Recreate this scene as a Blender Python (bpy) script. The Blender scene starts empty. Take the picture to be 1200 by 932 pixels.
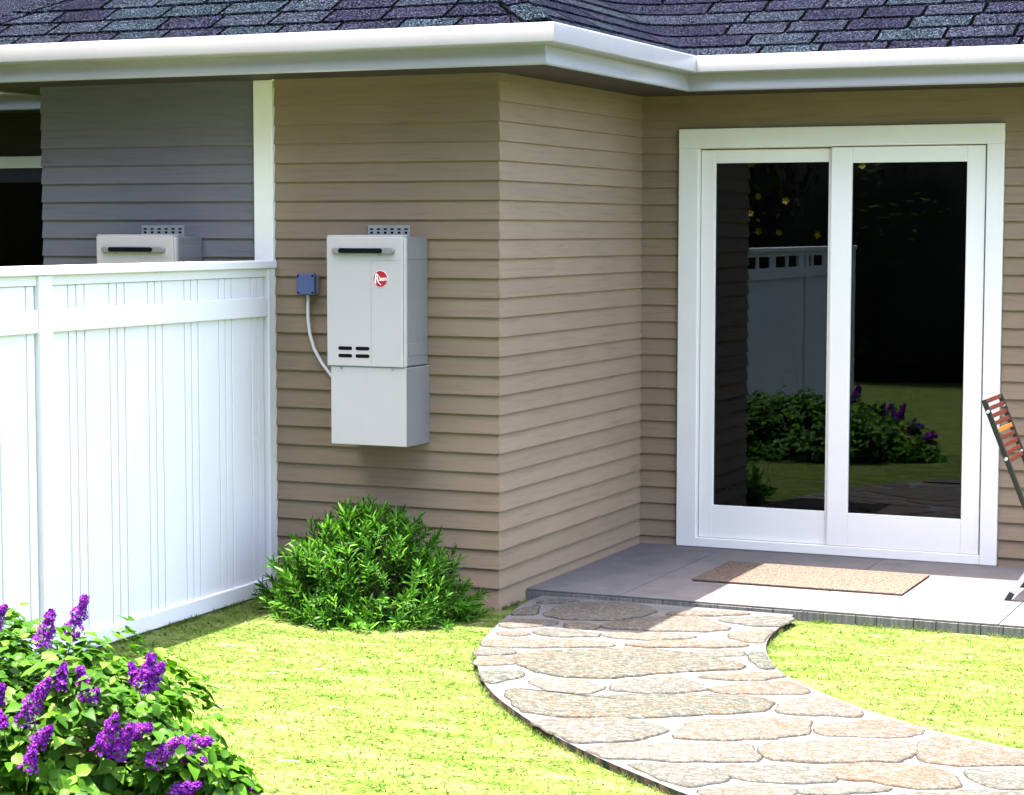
import bpy, bmesh, math, random
import numpy as np
from mathutils import Vector, Matrix
random.seed(7); RNG = np.random.default_rng(7)
S = bpy.context.scene; COL = S.collection
R = math.radians
# ------------------------------------------------------------ camera
cam = bpy.data.objects.new('camera', bpy.data.cameras.new('camera')); COL.objects.link(cam)
YAW, PIT, ROLL = 0.41268, 0.080408, 0.0010
fw = Vector((-math.sin(YAW)*math.cos(PIT), math.cos(YAW)*math.cos(PIT), -math.sin(PIT)))
rt = Vector((math.cos(YAW), math.sin(YAW), 0)); up = rt.cross(fw)
rt, up = rt*math.cos(ROLL)+up*math.sin(ROLL), up*math.cos(ROLL)-rt*math.sin(ROLL)
M = Matrix((rt, up, -fw)).transposed().to_4x4(); M.translation = (3.9765, -8.9214, 1.7895)
cam.matrix_world = M
cam.data.sensor_fit = 'HORIZONTAL'; cam.data.sensor_width = 36; cam.data.lens = 36*2433.07/1200
cam.data.clip_end = 2000
S.camera = cam
# ------------------------------------------------------------ light
SUN = Vector((-0.41, -0.04, 2.66)).normalized()
W = bpy.data.worlds.new('World'); S.world = W; W.use_nodes = True
sk = W.node_tree.nodes.new('ShaderNodeTexSky'); sk.sky_type = 'NISHITA'; sk.sun_disc = False
sk.sun_elevation = math.asin(SUN.z); sk.sun_rotation = math.atan2(SUN.x, SUN.y); sk.dust_density = 4.0
bg = W.node_tree.nodes['Background']; bg.inputs[1].default_value = 0.15
W.node_tree.links.new(sk.outputs[0], bg.inputs[0])
sl = bpy.data.lights.new('sun', 'SUN'); sl.energy = 3.6; sl.angle = R(0.5); sl.color = (1, .94, .86)
so = bpy.data.objects.new('sun', sl); COL.objects.link(so)
so.rotation_euler = SUN.to_track_quat('Z', 'Y').to_euler()
S.view_settings.view_transform = 'Standard'; S.view_settings.look = 'None'
S.view_settings.exposure = 3.4; S.view_settings.gamma = 1
S.view_settings.use_white_balance = True; S.view_settings.white_balance_temperature = 6850; S.view_settings.white_balance_tint = 15
S.render.engine = 'CYCLES'
S.cycles.max_bounces = 8; S.cycles.transparent_max_bounces = 8

# ------------------------------------------------------------ materials
TONE = {'taupe_siding': .70, 'taupe_siding_side_lit': .78, 'grey_siding': .86, 'white_trim_paint': .80, 'white_gutter_metal': .72, 'white_vinyl': .76, 'white_sash': .80,  # side wall siding toned above the front: its brighter light put into colour
        'heater_white_enamel': .86, 'heater_grey_enamel': .64, 'galvanised_bracket': .7, 'satin_vent_metal': .65, 'red_badge': .75, 'white_lettering': .8, 'blue_plastic': .68, 'pale_plastic': .7,
        'white_cable': .72, 'asphalt_shingle': .46, 'patio_tile': .67, 'pale_mortar': .56, 'patio_edge': 1.0, 'weathered_flagstone': .75, 'coir_doormat': .66, 'path_edge_stone': .6,
        'lawn_ground': .67, 'grass_blades': .67, 'lilac_leaf': .50, 'lilac_leaf_large': .50, 'narrow_leaf': .72, 'purple_petal': .66, 'dry_straw': .6, 'joint_dirt': .8,
        'red_brown_wood': .7, 'orange_wood': .7, 'dark_chair_metal': .5, 'silver_leg': .8, 'dark_tree_leaf': .6, 'soffit_board': .6, 'dark_brown_siding': .5}
class Mat:
    def __init__(s, name):
        s.m = bpy.data.materials.new(name); s.m.use_nodes = True; s.nt = s.m.node_tree
        s.b = s.nt.nodes['Principled BSDF']; s.out = s.nt.nodes['Material Output']
    def n(s, t, **k):
        x = s.nt.nodes.new(t)
        for a, v in k.items():
            if a[0] == 'i' and a[1:].isdigit(): x.inputs[int(a[1:])].default_value = v
            else: setattr(x, a, v)
        return x
    def l(s, a, b): s.nt.links.new(a, b)
    def coord(s, scale=(1, 1, 1), world=True):
        mp = s.n('ShaderNodeMapping'); mp.inputs['Scale'].default_value = scale
        if world: s.l(s.n('ShaderNodeNewGeometry').outputs['Position'], mp.inputs[0])
        else: s.l(s.n('ShaderNodeTexCoord').outputs['Object'], mp.inputs[0])
        return mp.outputs[0]
    def noise(s, vec, scale, detail=3, rough=.55):
        x = s.n('ShaderNodeTexNoise'); x.inputs['Scale'].default_value = scale
        x.inputs['Detail'].default_value = detail; x.inputs['Roughness'].default_value = rough
        s.l(vec, x.inputs['Vector']); return x.outputs['Fac']
    def ramp(s, fac, stops, interp='LINEAR'):
        x = s.n('ShaderNodeValToRGB'); x.color_ramp.interpolation = interp
        e = x.color_ramp.elements
        while len(e) < len(stops): e.new(.5)
        for el, (p, c) in zip(e, stops):
            el.position = p; el.color = (c[0], c[1], c[2], 1) if hasattr(c, '__len__') else (c, c, c, 1)
        s.l(fac, x.inputs[0]); return x.outputs[0]
    def mix(s, fac, a, b, mode='MIX'):
        x = s.n('ShaderNodeMix', data_type='RGBA', blend_type=mode)
        for sock, v in ((x.inputs[0], fac), (x.inputs[6], a), (x.inputs[7], b)):
            if hasattr(v, 'links'): s.l(v, sock)
            elif hasattr(v, '__len__'): sock.default_value = (*v[:3], 1)
            else: sock.default_value = v
        return x.outputs[2]
    def math(s, op, a, b=0.):
        x = s.n('ShaderNodeMath', operation=op)
        for sock, v in ((x.inputs[0], a), (x.inputs[1], b)):
            if hasattr(v, 'links'): s.l(v, sock)
            else: sock.default_value = v
        return x.outputs[0]
    def col(s, v):
        k = TONE.get(s.m.name, 1)
        if k != 1: v = s.mix(1, v, (k, k, k), 'MULTIPLY')
        if hasattr(v, 'links'): s.l(v, s.b.inputs['Base Color'])
        else: s.b.inputs['Base Color'].default_value = (*v, 1)
        return s
    def rough(s, r, spec=None, metal=0):
        s.b.inputs['Roughness'].default_value = r; s.b.inputs['Metallic'].default_value = metal
        if spec is not None: s.b.inputs['Specular IOR Level'].default_value = spec
        return s
    def bump(s, h, dist, strength=.6):
        x = s.n('ShaderNodeBump'); x.inputs['Distance'].default_value = dist; x.inputs['Strength'].default_value = strength
        s.l(h, x.inputs['Height']); s.l(x.outputs[0], s.b.inputs['Normal']); return s
    def rnd(s): return s.n('ShaderNodeObjectInfo').outputs['Random']
    def isl(s): return s.n('ShaderNodeNewGeometry').outputs['Random Per Island']

def siding(name, c, vertical_axis='x'):
    m = Mat(name)
    sc = (1.6, 26, 30) if vertical_axis == 'x' else (26, 1.6, 30)
    v = m.coord(sc); n1 = m.noise(v, 2.2, 6, .62); n2 = m.noise(m.coord(), 1.3, 3)
    k = m.ramp(n1, [(.25, .80), (.45, 1.0), (.75, 1.06)])
    c1 = m.mix(1, c, k, 'MULTIPLY')
    k2 = m.ramp(n2, [(.3, .92), (.7, 1.06)])
    c2 = m.mix(1, c1, k2, 'MULTIPLY')
    rr = m.ramp(m.rnd(), [(0, .95), (1, 1.05)])
    m.col(m.mix(1, c2, rr, 'MULTIPLY')).rough(.7, .08).bump(n1, .0025, .5)
    return m.m
M_TAUPE = siding('taupe_siding', (.275, .209, .146)); M_TAUPE_Y = siding('taupe_siding_side_lit', (.275, .209, .146), 'y')
M_GREY = siding('grey_siding', (.138, .136, .158))
def paint(name, c, r=.4, var=.04, spec=.5, scale=3., bump=0):
    m = Mat(name); n = m.noise(m.coord(), scale, 4, .6); n2 = m.noise(m.coord((1, 1, .25)), scale*14, 3)
    k = m.ramp(n, [(.3, 1-var), (.7, 1+var*.3)]); k2 = m.ramp(n2, [(.3, 1-var*.5), (.7, 1)])
    m.col(m.mix(1, m.mix(1, c, k, 'MULTIPLY'), k2, 'MULTIPLY')).rough(r, spec)
    if bump: m.bump(n2, bump, .4)
    return m.m
M_WHITE = paint('white_trim_paint', (.80, .80, .78)); M_GUTTER = paint('white_gutter_metal', (.37, .38, .385), .3, .06)
M_VINYL = paint('white_vinyl', (.82, .83, .85), .35, .03)
M_SASH = paint('white_sash', (.83, .83, .80), .35, .02)
M_DARKSASH = paint('dark_sash', (.03, .035, .05), .35, .1)
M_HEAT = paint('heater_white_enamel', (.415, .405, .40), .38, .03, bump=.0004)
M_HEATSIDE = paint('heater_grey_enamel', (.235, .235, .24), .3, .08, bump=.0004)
M_BRK = paint('galvanised_bracket', (.38, .40, .39), .35, .15)
M_BLACK = paint('black_void', (.003, .003, .004), .6, .2, spec=.1)
M_VENT = paint('satin_vent_metal', (.27, .28, .28), .3, .1)
M_RED = paint('red_badge', (.42, .004, .02), .35, .02); M_LETTER = paint('white_lettering', (.85, .85, .85), .4, .02)
M_BLUE = paint('blue_plastic', (.08, .125, .29), .4, .08); M_GREYPL = paint('pale_plastic', (.42, .44, .50), .4, .05)
M_CABLE = paint('white_cable', (.75, .76, .80), .4, .05)
M_RAIL = paint('dark_chair_metal', (.025, .03, .028), .35, .3); M_SILVER = paint('silver_leg', (.55, .56, .58), .3, .1)
M_SLAT = paint('red_brown_wood', (.11, .014, .006), .4, .35, scale=20, bump=.001); M_SLATO = paint('orange_wood', (.50, .13, .012), .4, .2, scale=20)
M_RUBBER = paint('black_rubber', (.012, .012, .012), .6, .2)
M_ROOM = paint('room_wall_paint', (.30, .27, .23), .8); M_FLOOR = paint('room_floor_wood', (.12, .07, .04), .4, .3)
M_SOFA = paint('sofa_fabric', (.17, .13, .11), .9, .2, scale=30); M_SOFB = paint('blue_armchair_fabric', (.10, .13, .24), .9, .2, scale=30)
M_SOIL = paint('wall_core', (.10, .08, .06), .8)
def shingle_mat():
    m = Mat('asphalt_shingle')
    v = m.coord(); g = m.noise(v, 105, 3, .9); g2 = m.noise(m.coord((1.3, .9, 1)), 130, 2, .8); big = m.noise(v, 5, 3)
    base = m.ramp(m.rnd(), [(0, (.028, .027, .040)), (.35, (.040, .038, .055)), (.6, (.048, .048, .062)), (.85, (.048, .062, .070)), (1, (.036, .046, .054))])
    spk = m.ramp(g, [(.36, (.010, .010, .02)), (.47, (.35, .35, .42)), (.55, (2.2, 2.2, 2.3)), (.61, (16, 16, 16.4))])
    c = m.mix(1, base, spk, 'MULTIPLY')
    tl = m.ramp(g2, [(.4, (.9, .86, 1.0)), (.6, (.92, 1.08, 1.05))])
    c = m.mix(1, c, tl, 'MULTIPLY'); c = m.mix(1, c, (.14, .158, .178), 'MULTIPLY'); c = m.mix(1, c, m.ramp(big, [(.3, .8), (.7, 1.15)]), 'MULTIPLY')
    m.col(c).rough(.95, 0.).bump(g, .003, .8); return m.m
M_SHING = shingle_mat()
M_UNDER = paint('roof_underlay', (.0008, .0008, .001), .95, .2, spec=0)
def concrete(name, c, sc=6):
    m = Mat(name); v = m.coord(); n = m.noise(v, sc, 6, .65); n2 = m.noise(v, 90, 3, .7)
    c1 = m.mix(1, c, m.ramp(n, [(.3, .78), (.7, 1.08)]), 'MULTIPLY'); c1 = m.mix(1, c1, m.ramp(n2, [(.3, .9), (.7, 1.06)]), 'MULTIPLY')
    c1 = m.mix(1, c1, m.ramp(m.rnd(), [(0, .94), (1, 1.05)]), 'MULTIPLY')
    m.col(c1).rough(.85, .04).bump(n2, .001, .5); return m.m
M_TILE = concrete('patio_tile', (.160, .157, .160)); M_MORTAR = concrete('pale_mortar', (.155, .16, .166), 9)
def edge_mat():
    m = Mat('patio_edge'); n = m.noise(m.coord((60, 60, 1.5)), 1, 4, .7); n2 = m.noise(m.coord((3, 3, 3)), 2, 2)
    c = m.ramp(n, [(.3, (.05, .053, .05)), (.5, (.11, .115, .11)), (.7, (.17, .175, .165))])
    m.col(m.mix(1, c, m.ramp(n2, [(.3, .8), (.7, 1.1)]), 'MULTIPLY')).rough(.9, .03); return m.m
M_EDGE = edge_mat()
def pathedge_mat():
    m = Mat('path_edge_stone'); n = m.noise(m.coord((22, 22, 8)), 1, 4, .7)
    m.col(m.ramp(n, [(.3, (.012, .015, .012)), (.45, (.04, .055, .045)), (.6, (.16, .09, .05)), (.68, (.10, .13, .16)), (.8, (.3, .33, .3))])).rough(.9, .03); return m.m
M_PEDGE = pathedge_mat()
def stone_mat():
    m = Mat('weathered_flagstone'); g = m.noise(m.coord((1, 2.2, 1)), 10, 6, .75); fine = m.noise(m.coord((1, 1.3, 1)), 85, 5, .85)
    streak = m.noise(m.coord((7, 12, 7)), 4.2, 9, .85)
    r = m.rnd()
    base = m.ramp(r, [(0, (.066, .071, .064)), (.3, (.080, .079, .070)), (.55, (.082, .075, .063)), (.75, (.080, .068, .054)), (.93, (.050, .060, .050))], 'CONSTANT')
    orange = m.ramp(m.math('ADD', g, m.math('MULTIPLY', m.math('SUBTRACT', m.math('FRACT', m.math('MULTIPLY', r, 7.3)), .5), .12)),
                    [(.51, 0.), (.60, .5), (.72, .95)])
    oc = m.ramp(streak, [(.35, (.088, .040, .024)), (.5, (.112, .078, .046)), (.65, (.066, .026, .026))])
    c = m.mix(orange, base, oc)
    c = m.mix(m.ramp(streak, [(.49, 0.), (.58, .9)]), c, (.150, .147, .135))
    c = m.mix(m.ramp(streak, [(.30, .8), (.42, 0.)]), c, (.030, .036, .030))
    c = m.mix(1, c, m.ramp(fine, [(.34, .45), (.5, 1.), (.66, 1.45)]), 'MULTIPLY')
    m.col(c).rough(.9, .02).bump(m.math('ADD', fine, streak), .006, .9); return m.m
M_STONE = stone_mat()
M_DIRT = paint('joint_dirt', (.025, .025, .022), .95, .5, spec=.1, scale=18)
def mat_mat():
    m = Mat('coir_doormat'); n = m.noise(m.coord(), 150, 2, .85); n2 = m.noise(m.coord(), 70, 3, .6)
    c = m.ramp(n, [(.35, (.045, .036, .028)), (.5, (.115, .092, .076)), (.65, (.23, .19, .16))])
    m.col(m.mix(1, c, m.ramp(n2, [(.35, .8), (.65, 1.1)]), 'MULTIPLY')).rough(.95, 0.).bump(n, .004, 1); return m.m
M_MAT = mat_mat()
def grass_mat(name, blade):
    m = Mat(name); v = m.coord((1.0, 3.2, 1)); a = m.noise(v, 2.6, 6, .7); b = m.noise(m.coord((1, 1.7, 1)), 7, 5, .7)
    c = m.ramp(a, [(.30, (.038, .090, .010)), (.40, (.070, .122, .021)), (.52, (.100, .146, .036)), (.66, (.135, .165, .066))])
    c = m.mix(m.ramp(b, [(.34, .8), (.43, 0.)]), c, (.02, .06, .005))
    c = m.mix(m.ramp(b, [(.60, 0.), (.72, .7)]), c, (.20, .20, .13))
    if blade:
        c = m.mix(1, c, m.ramp(m.isl(), [(0, .88), (.6, 1.), (.95, 1.08), (1, 1.35)]), 'MULTIPLY')
        t = m.n('ShaderNodeBsdfTranslucent'); m.l(c, t.inputs[0]); mx = m.n('ShaderNodeMixShader', i0=.5)
        m.l(m.b.outputs[0], mx.inputs[1]); m.l(t.outputs[0], mx.inputs[2]); m.l(mx.outputs[0], m.out.inputs[0])
    else:
        f = m.noise(m.coord((1, 1, 1)), 160, 3, .8)
        c = m.mix(1, c, m.ramp(f, [(.3, .85), (.6, 1.05)]), 'MULTIPLY'); m.bump(f, .003, .5)
    m.col(c).rough(.8, .02); return m.m
M_LAWN = grass_mat('lawn_ground', False); M_BLADE = grass_mat('grass_blades', True)
def leaf_mat(name, stops, tr=.16, rough=.45, objrnd=False):
    m = Mat(name); r = m.rnd() if objrnd else m.isl(); c = m.ramp(r, stops)
    t = m.n('ShaderNodeBsdfTranslucent'); m.l(m.mix(1, c, (1.1, 1.3, .5), 'MULTIPLY'), t.inputs[0]); mx = m.n('ShaderNodeMixShader', i0=tr)
    m.l(m.b.outputs[0], mx.inputs[1]); m.l(t.outputs[0], mx.inputs[2]); m.l(mx.outputs[0], m.out.inputs[0])
    m.col(c).rough(rough, .06); return m.m
LIL = [(0, (.020, .085, .006)), (.5, (.045, .15, .008)), (.85, (.075, .22, .012)), (1, (.13, .30, .028))]
M_LILLEAF = leaf_mat('lilac_leaf', LIL); M_LILLEAFO = leaf_mat('lilac_leaf_large', LIL, objrnd=True)
M_YEW = leaf_mat('narrow_leaf', [(0, (.014, .06, .008)), (.4, (.032, .115, .010)), (.8, (.06, .19, .016)), (1, (.11, .27, .035))], .22, .4)
M_PETAL = leaf_mat('purple_petal', [(0, (.07, .010, .17)), (.5, (.17, .012, .38)), (.9, (.33, .04, .56)), (1, (.5, .16, .62))], .25, .6)
M_STEM = paint('woody_stem', (.09, .06, .035), .8, .3, scale=30); M_GSTEM = paint('green_stem', (.06, .11, .02), .6, .3, scale=30)
M_DTREE = leaf_mat('dark_tree_leaf', [(0, (.010, .028, .006)), (1, (.035, .07, .015))], .1, .6)
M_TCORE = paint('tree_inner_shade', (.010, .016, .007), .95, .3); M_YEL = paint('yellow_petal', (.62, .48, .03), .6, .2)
M_STRAW = paint('dry_straw', (.62, .58, .40), .7, .2)
def glass_mat():
    m = Mat('tinted_window_glass'); g = m.n('ShaderNodeBsdfGlossy'); g.inputs['Roughness'].default_value = 0
    g.inputs[0].default_value = (.78, .86, 1, 1)
    t = m.n('ShaderNodeBsdfTransparent'); t.inputs[0].default_value = (.30, .28, .26, 1)
    fr = m.n('ShaderNodeFresnel', i0=1.5); mx = m.n('ShaderNodeMixShader')
    m.l(fr.outputs[0], mx.inputs[0]); m.l(t.outputs[0], mx.inputs[1]); m.l(g.outputs[0], mx.inputs[2]); m.l(mx.outputs[0], m.out.inputs[0]); return m.m
M_GLASS = glass_mat()

# ------------------------------------------------------------ mesh helpers
def tag(o, label=None, cat=None, group=None, kind=None):
    for k, v in (('label', label), ('category', cat), ('group', group), ('kind', kind)):
        if v: o[k] = v
    return o
def empty(name, loc=(0, 0, 0), label=None, cat=None, group=None, kind=None, parent=None):
    o = bpy.data.objects.new(name, None); COL.objects.link(o); o.location = loc; o.empty_display_size = .1
    o.parent = parent
    return tag(o, label, cat, group, kind)
class MB:
    def __init__(s): s.v = []; s.f = []
    def add(s, vs, fs):
        k = len(s.v); s.v += [tuple(x) for x in vs]; s.f += [tuple(i+k for i in f) for f in fs]; return s
    def box(s, a, b):
        x0, y0, z0 = a; x1, y1, z1 = b
        return s.add([(x0,y0,z0),(x1,y0,z0),(x1,y1,z0),(x0,y1,z0),(x0,y0,z1),(x1,y0,z1),(x1,y1,z1),(x0,y1,z1)],
                     [(0,3,2,1),(4,5,6,7),(0,1,5,4),(1,2,6,5),(2,3,7,6),(3,0,4,7)])
    def tube(s, pts, r, n=8, r1=None, cap=True):
        P = [Vector(p) for p in pts]; k = len(P); vs = []; fs = []; ref = None
        for i, p in enumerate(P):
            t = (P[min(i+1, k-1)]-P[max(i-1, 0)]).normalized()
            if ref is None: ref = Vector((0, 0, 1)) if abs(t.z) < .9 else Vector((1, 0, 0))
            a = t.cross(ref).normalized(); b = a.cross(t); ref = b
            rr = r if r1 is None else r+(r1-r)*i/(k-1)
            for j in range(n):
                q = 2*math.pi*j/n; vs.append(p+a*math.cos(q)*rr+b*math.sin(q)*rr)
        for i in range(k-1):
            for j in range(n):
                j2 = (j+1) % n; fs.append((i*n+j, i*n+j2, (i+1)*n+j2, (i+1)*n+j))
        if cap: fs += [tuple(reversed(range(n))), tuple(range((k-1)*n, k*n))]
        return s.add(vs, fs)
    def prism(s, poly, fn0, fn1):           # poly of 2-D points, closed solid between two maps
        n = len(poly); vs = [fn0(p) for p in poly]+[fn1(p) for p in poly]
        return s.add(vs, [tuple(reversed(range(n))), tuple(range(n, 2*n))]+[(i, (i+1) % n, n+(i+1) % n, n+i) for i in range(n)])
    def mesh(s, name, mat, smooth=False):
        me = bpy.data.meshes.new(name); me.from_pydata(s.v, [], s.f); me.materials.append(mat)
        bm = bmesh.new(); bm.from_mesh(me); bmesh.ops.recalc_face_normals(bm, faces=bm.faces); bm.to_mesh(me); bm.free()
        if smooth: me.shade_smooth()
        return me
    def build(s, name, mat, parent=None, smooth=False, bevel=0, loc=None, **k):
        o = bpy.data.objects.new(name, s.mesh(name, mat, smooth)); COL.objects.link(o)
        if parent is not None: o.parent = parent
        if loc is not None: o.location = loc
        if bevel:
            b = o.modifiers.new('bevel', 'BEVEL'); b.width = bevel; b.segments = 2; b.limit_method = 'ANGLE'; b.angle_limit = R(35)
        return tag(o, **k)
def inst(name, me, parent, mw=None, **k):
    o = bpy.data.objects.new(name, me); COL.objects.link(o); o.parent = parent
    if mw is not None: o.matrix_local = mw
    return tag(o, **k)
def copy_tree(o, parent=None):
    c = o.copy(); COL.objects.link(c)
    if parent is not None: c.parent = parent
    for ch in list(o.children): copy_tree(ch, c)
    return c
def np_mesh(name, verts, faces, mat):       # all faces the same size
    me = bpy.data.meshes.new(name); n = faces.shape[1]
    me.vertices.add(len(verts)); me.vertices.foreach_set('co', verts.astype(np.float32).ravel())
    me.loops.add(faces.size); me.loops.foreach_set('vertex_index', faces.astype(np.int32).ravel())
    me.polygons.add(len(faces)); me.polygons.foreach_set('loop_start', np.arange(0, faces.size, n, dtype=np.int32))
    me.polygons.foreach_set('loop_total', np.full(len(faces), n, dtype=np.int32))
    me.update(); me.materials.append(mat); return me
D = 1.9414; L = 0.092; XL = -2.582; XF = -1.2; GZ = -0.01; PZ = 0.045
# ============================================================ GROUND
gm = MB(); n = 40
ring = [(0, 0)]
for rr in (6, 14, 40, 150, 600):
    ring += [(rr*math.cos(2*math.pi*i/n)+1, rr*math.sin(2*math.pi*i/n)-2) for i in range(n)]
gm.v = [(x, y, GZ) for x, y in ring]
gm.f = [(0, 1+i, 1+(i+1) % n) for i in range(n)]
for k in range(4): gm.f += [(1+k*n+i, 1+(k+1)*n+i, 1+(k+1)*n+(i+1) % n, 1+k*n+(i+1) % n) for i in range(n)]
gm.build('ground', M_LAWN, kind='structure')

# ============================================================ HOUSE
house = empty('house', (0, 0, 0), 'single storey house with taupe lap siding, white gutters and dark shingle roof', 'house')
EMB = .015
def board(mb, o, u, nrm, s0, s1, z0, z1, m0=0, m1=0):
    """one lap board: o origin, u along wall, nrm outward, m = mitre at each end (+1 outer corner, -1 inner, 0 square)"""
    b, t = EMB, .0015
    def P(s, off, z): return (o[0]+u[0]*s+nrm[0]*off, o[1]+u[1]*s+nrm[1]*off, z)
    zt = z1+.012; tt = t - .0012
    vs = []
    for s, m in ((s0, -m0), (s1, m1)):
        vs += [P(s+m*b, b, z0), P(s+m*b, b-.0005, z0+.006), P(s+m*tt, tt, zt), P(s, -.01, zt), P(s, -.01, z0)]
    n = 5; fs = [tuple(range(n)), tuple(range(2*n-1, n-1, -1))]+[(i, n+i, n+(i+1) % n, (i+1) % n) for i in range(n)]
    mb.add(vs, fs)
def wall(o, u, nrm, length, mat, label, segs=None, m=(0, 0), ztop=2.60, core=None, holes=()):
    """segs(z) -> list of (s0,s1,m0,m1); core: boxes (s0,s1,z0,z1) behind the boards"""
    def P(s, off, z): return (o[0]+u[0]*s+nrm[0]*off, o[1]+u[1]*s+nrm[1]*off, z)
    c = MB()
    for (s0, s1, z0, z1) in (core or [(0, length, -.05, ztop)]):
        c.add([P(s0, -.004, z0), P(s1, -.004, z0), P(s1, -.14, z0), P(s0, -.14, z0), P(s0, -.004, z1), P(s1, -.004, z1), P(s1, -.14, z1), P(s0, -.14, z1)],
              [(0,3,2,1),(4,5,6,7),(0,1,5,4),(1,2,6,5),(2,3,7,6),(3,0,4,7)])
    w = c.build('wall', M_SOIL, house, label=label)
    for i in range(28):
        z0 = i*L; z1 = min(z0+L, ztop)
        if i == 0: z0 = -.012
        for (s0, s1, m0, m1) in (segs(z0, z1) if segs else [(0, length, m[0], m[1])]):
            mb = MB(); board(mb, o, u, nrm, s0, s1, z0, z1, m0, m1); mb.build('siding_board', mat, w)
    return w
# front wall: grey half left of the white trim board, taupe half right of it
wall((XL, 0), (1, 0), (0, -1), 1.278, M_GREY, 'grey siding wall left of the white trim board', m=(0, 0))
wall((-1.197, 0), (1, 0), (0, -1), 1.197, M_TAUPE, 'taupe siding wall right of the white trim board', m=(0, 1))
wall((0, 0), (0, 1), (1, 0), D, M_TAUPE_Y, 'taupe siding wall turning back to the glass door', m=(1, -1))
DX0, DX1, DZ1 = .230, 1.990, 2.340
def segC(z0, z1):
    if z1 <= DZ1+.001: return [(0, DX0-.002, -1, 0), (DX1+.002, 6.5, 0, 0)]
    return [(0, 6.5, -1, 0)]
wall((0, D), (1, 0), (0, -1), 6.5, M_TAUPE, 'taupe siding wall round the glass door', segs=segC,
     core=[(0, .30, -.05, 2.6), (1.93, 6.5, -.05, 2.6), (.30, 1.93, 2.28, 2.6)])
# head course above the door, cut at the casing
mb = MB(); board(mb, (0, D), (1, 0), (0, -1), DX0, DX1, DZ1+.004, 26*L); 
# left side and recessed wing
wall((XL+.017, D), (0, -1), (-1, 0), D-.02, M_GREY, 'side wall of the grey half', m=(-1, 0))
LW0, LW1, LZ1 = 1.15, 3.25, 2.251      # distances from the corner to the window casing, going left
def segL(z0, z1):
    if z1 <= LZ1+.02: return [(-6, -LW1-.002, 0, 0), (-LW0+.002, 0, 0, -1)]
    return [(-6, 0, 0, -1)]
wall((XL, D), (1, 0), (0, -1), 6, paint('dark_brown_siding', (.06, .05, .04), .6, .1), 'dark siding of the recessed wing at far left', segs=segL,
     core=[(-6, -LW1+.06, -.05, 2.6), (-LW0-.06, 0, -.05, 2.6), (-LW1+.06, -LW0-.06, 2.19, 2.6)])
MB().box((-1.3045, -.030, -.01), (-1.1975, .14, 2.52)).build('trim_board', M_WHITE, house, bevel=.004, label='white vertical trim board between grey and taupe siding')

# ---- gutters, soffit
def eave(o): return [(XL-6, D-o), (XL-o, D-o), (XL-o, -o), (o, -o), (o, D-o), (6.5, D-o)]
prof = [(.395, 2.524), (.402, 2.517), (.415, 2.517), (.419, 2.524), (.416, 2.540), (.408, 2.562), (.405, 2.585), (.407, 2.604), (.468, 2.606), (.475, 2.613),
        (.475, 2.690), (.472, 2.696), (.462, 2.696), (.460, 2.640), (.395, 2.635)]
ev = [eave(o) for o, z in prof]
for i in range(5):
    g = MB(); k = len(prof)
    g.add([(ev[j][i][0], ev[j][i][1], prof[j][1]) for j in range(k)]+[(ev[j][i+1][0], ev[j][i+1][1], prof[j][1]) for j in range(k)],
          [tuple(range(k)), tuple(range(2*k-1, k-1, -1))]+[(j, k+j, k+(j+1) % k, (j+1) % k) for j in range(k)])
    o = g.build('gutter', M_GUTTER, house)
    for pl in o.data.polygons: pl.use_smooth = len(pl.vertices) == 4
    o.data.set_sharp_from_angle(angle=R(40))
M_SOFFIT = paint('soffit_board', (.045, .035, .028), .6, .05)  # dark colour deepens the shade under the eave by cutting bounce
for i in range(5):
    a, b = eave(0)[i:i+2]; c, d2 = eave(.40)[i+1], eave(.40)[i]
    s = MB(); s.prism([a, b, c, d2], lambda p: (p[0], p[1], 2.522), lambda p: (p[0], p[1], 2.54)); s.build('soffit', M_SOFFIT, house)

# ---- roof
E0 = .455; Z0 = 2.672; T = math.tan(R(30)); EX = .124
roof_A = MB(); DM = 1.75
def hA(x, y): return Z0+(y+E0)*T
roof_A.add([(XL-E0, -E0, Z0), (E0, -E0, Z0), (E0-DM, -E0+DM, Z0+DM*T), (XL-E0+DM, -E0+DM, Z0+DM*T)], [(0, 1, 2, 3)])
roof_A.add([(XL-E0, -E0, Z0), (XL-E0+DM, -E0+DM, Z0+DM*T), (XL-E0+DM, D+3.5, Z0+DM*T), (XL-E0-.0, D-E0, Z0)], [(0, 1, 2, 3)])
roof = roof_A.build('roof', M_SHING, house, label='dark blue grey asphalt shingle roof')
def pBC(Dd, t):
    r = .012+Dd*.6; c = (E0-Dd, D-E0+Dd)
    if t < -r: return (c[0], c[1]+t)
    if t > r: return (c[0]+t, c[1])
    u = (t+r)/(2*r); p0 = (c[0], c[1]-r); p2 = (c[0]+r, c[1])
    return tuple((1-u)**2*p0[i]+2*u*(1-u)*c[i]+u*u*p2[i] for i in (0, 1))
ts = list(np.linspace(-D, -.8, 4))+list(np.linspace(-.7, .7, 15))+[1.2, 2.5, 4, 5.8]
sh = MB()
for k in range(20):
    Dd = k*EX
    for t in ts: x, y = pBC(Dd, t); sh.v.append((x, y, Z0+Dd*T-.003))
nt = len(ts)
for k in range(19):
    for j in range(nt-1): sh.f.append((k*nt+j, k*nt+j+1, (k+1)*nt+j+1, (k+1)*nt+j))
sh.build('roof_deck', M_SHING, roof)
ul = MB(); ul.v = [(x, y, z+.002) for x, y, z in sh.v[:9*nt]]; ul.f = sh.f[:8*(nt-1)]
ul.add([(XL-E0, -E0, Z0+.002), (E0, -E0, Z0+.002), (E0-.868, -E0+.868, Z0+.002+.868*T), (XL-E0+.868, -E0+.868, Z0+.002+.868*T)], [(0, 1, 2, 3)])
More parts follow.
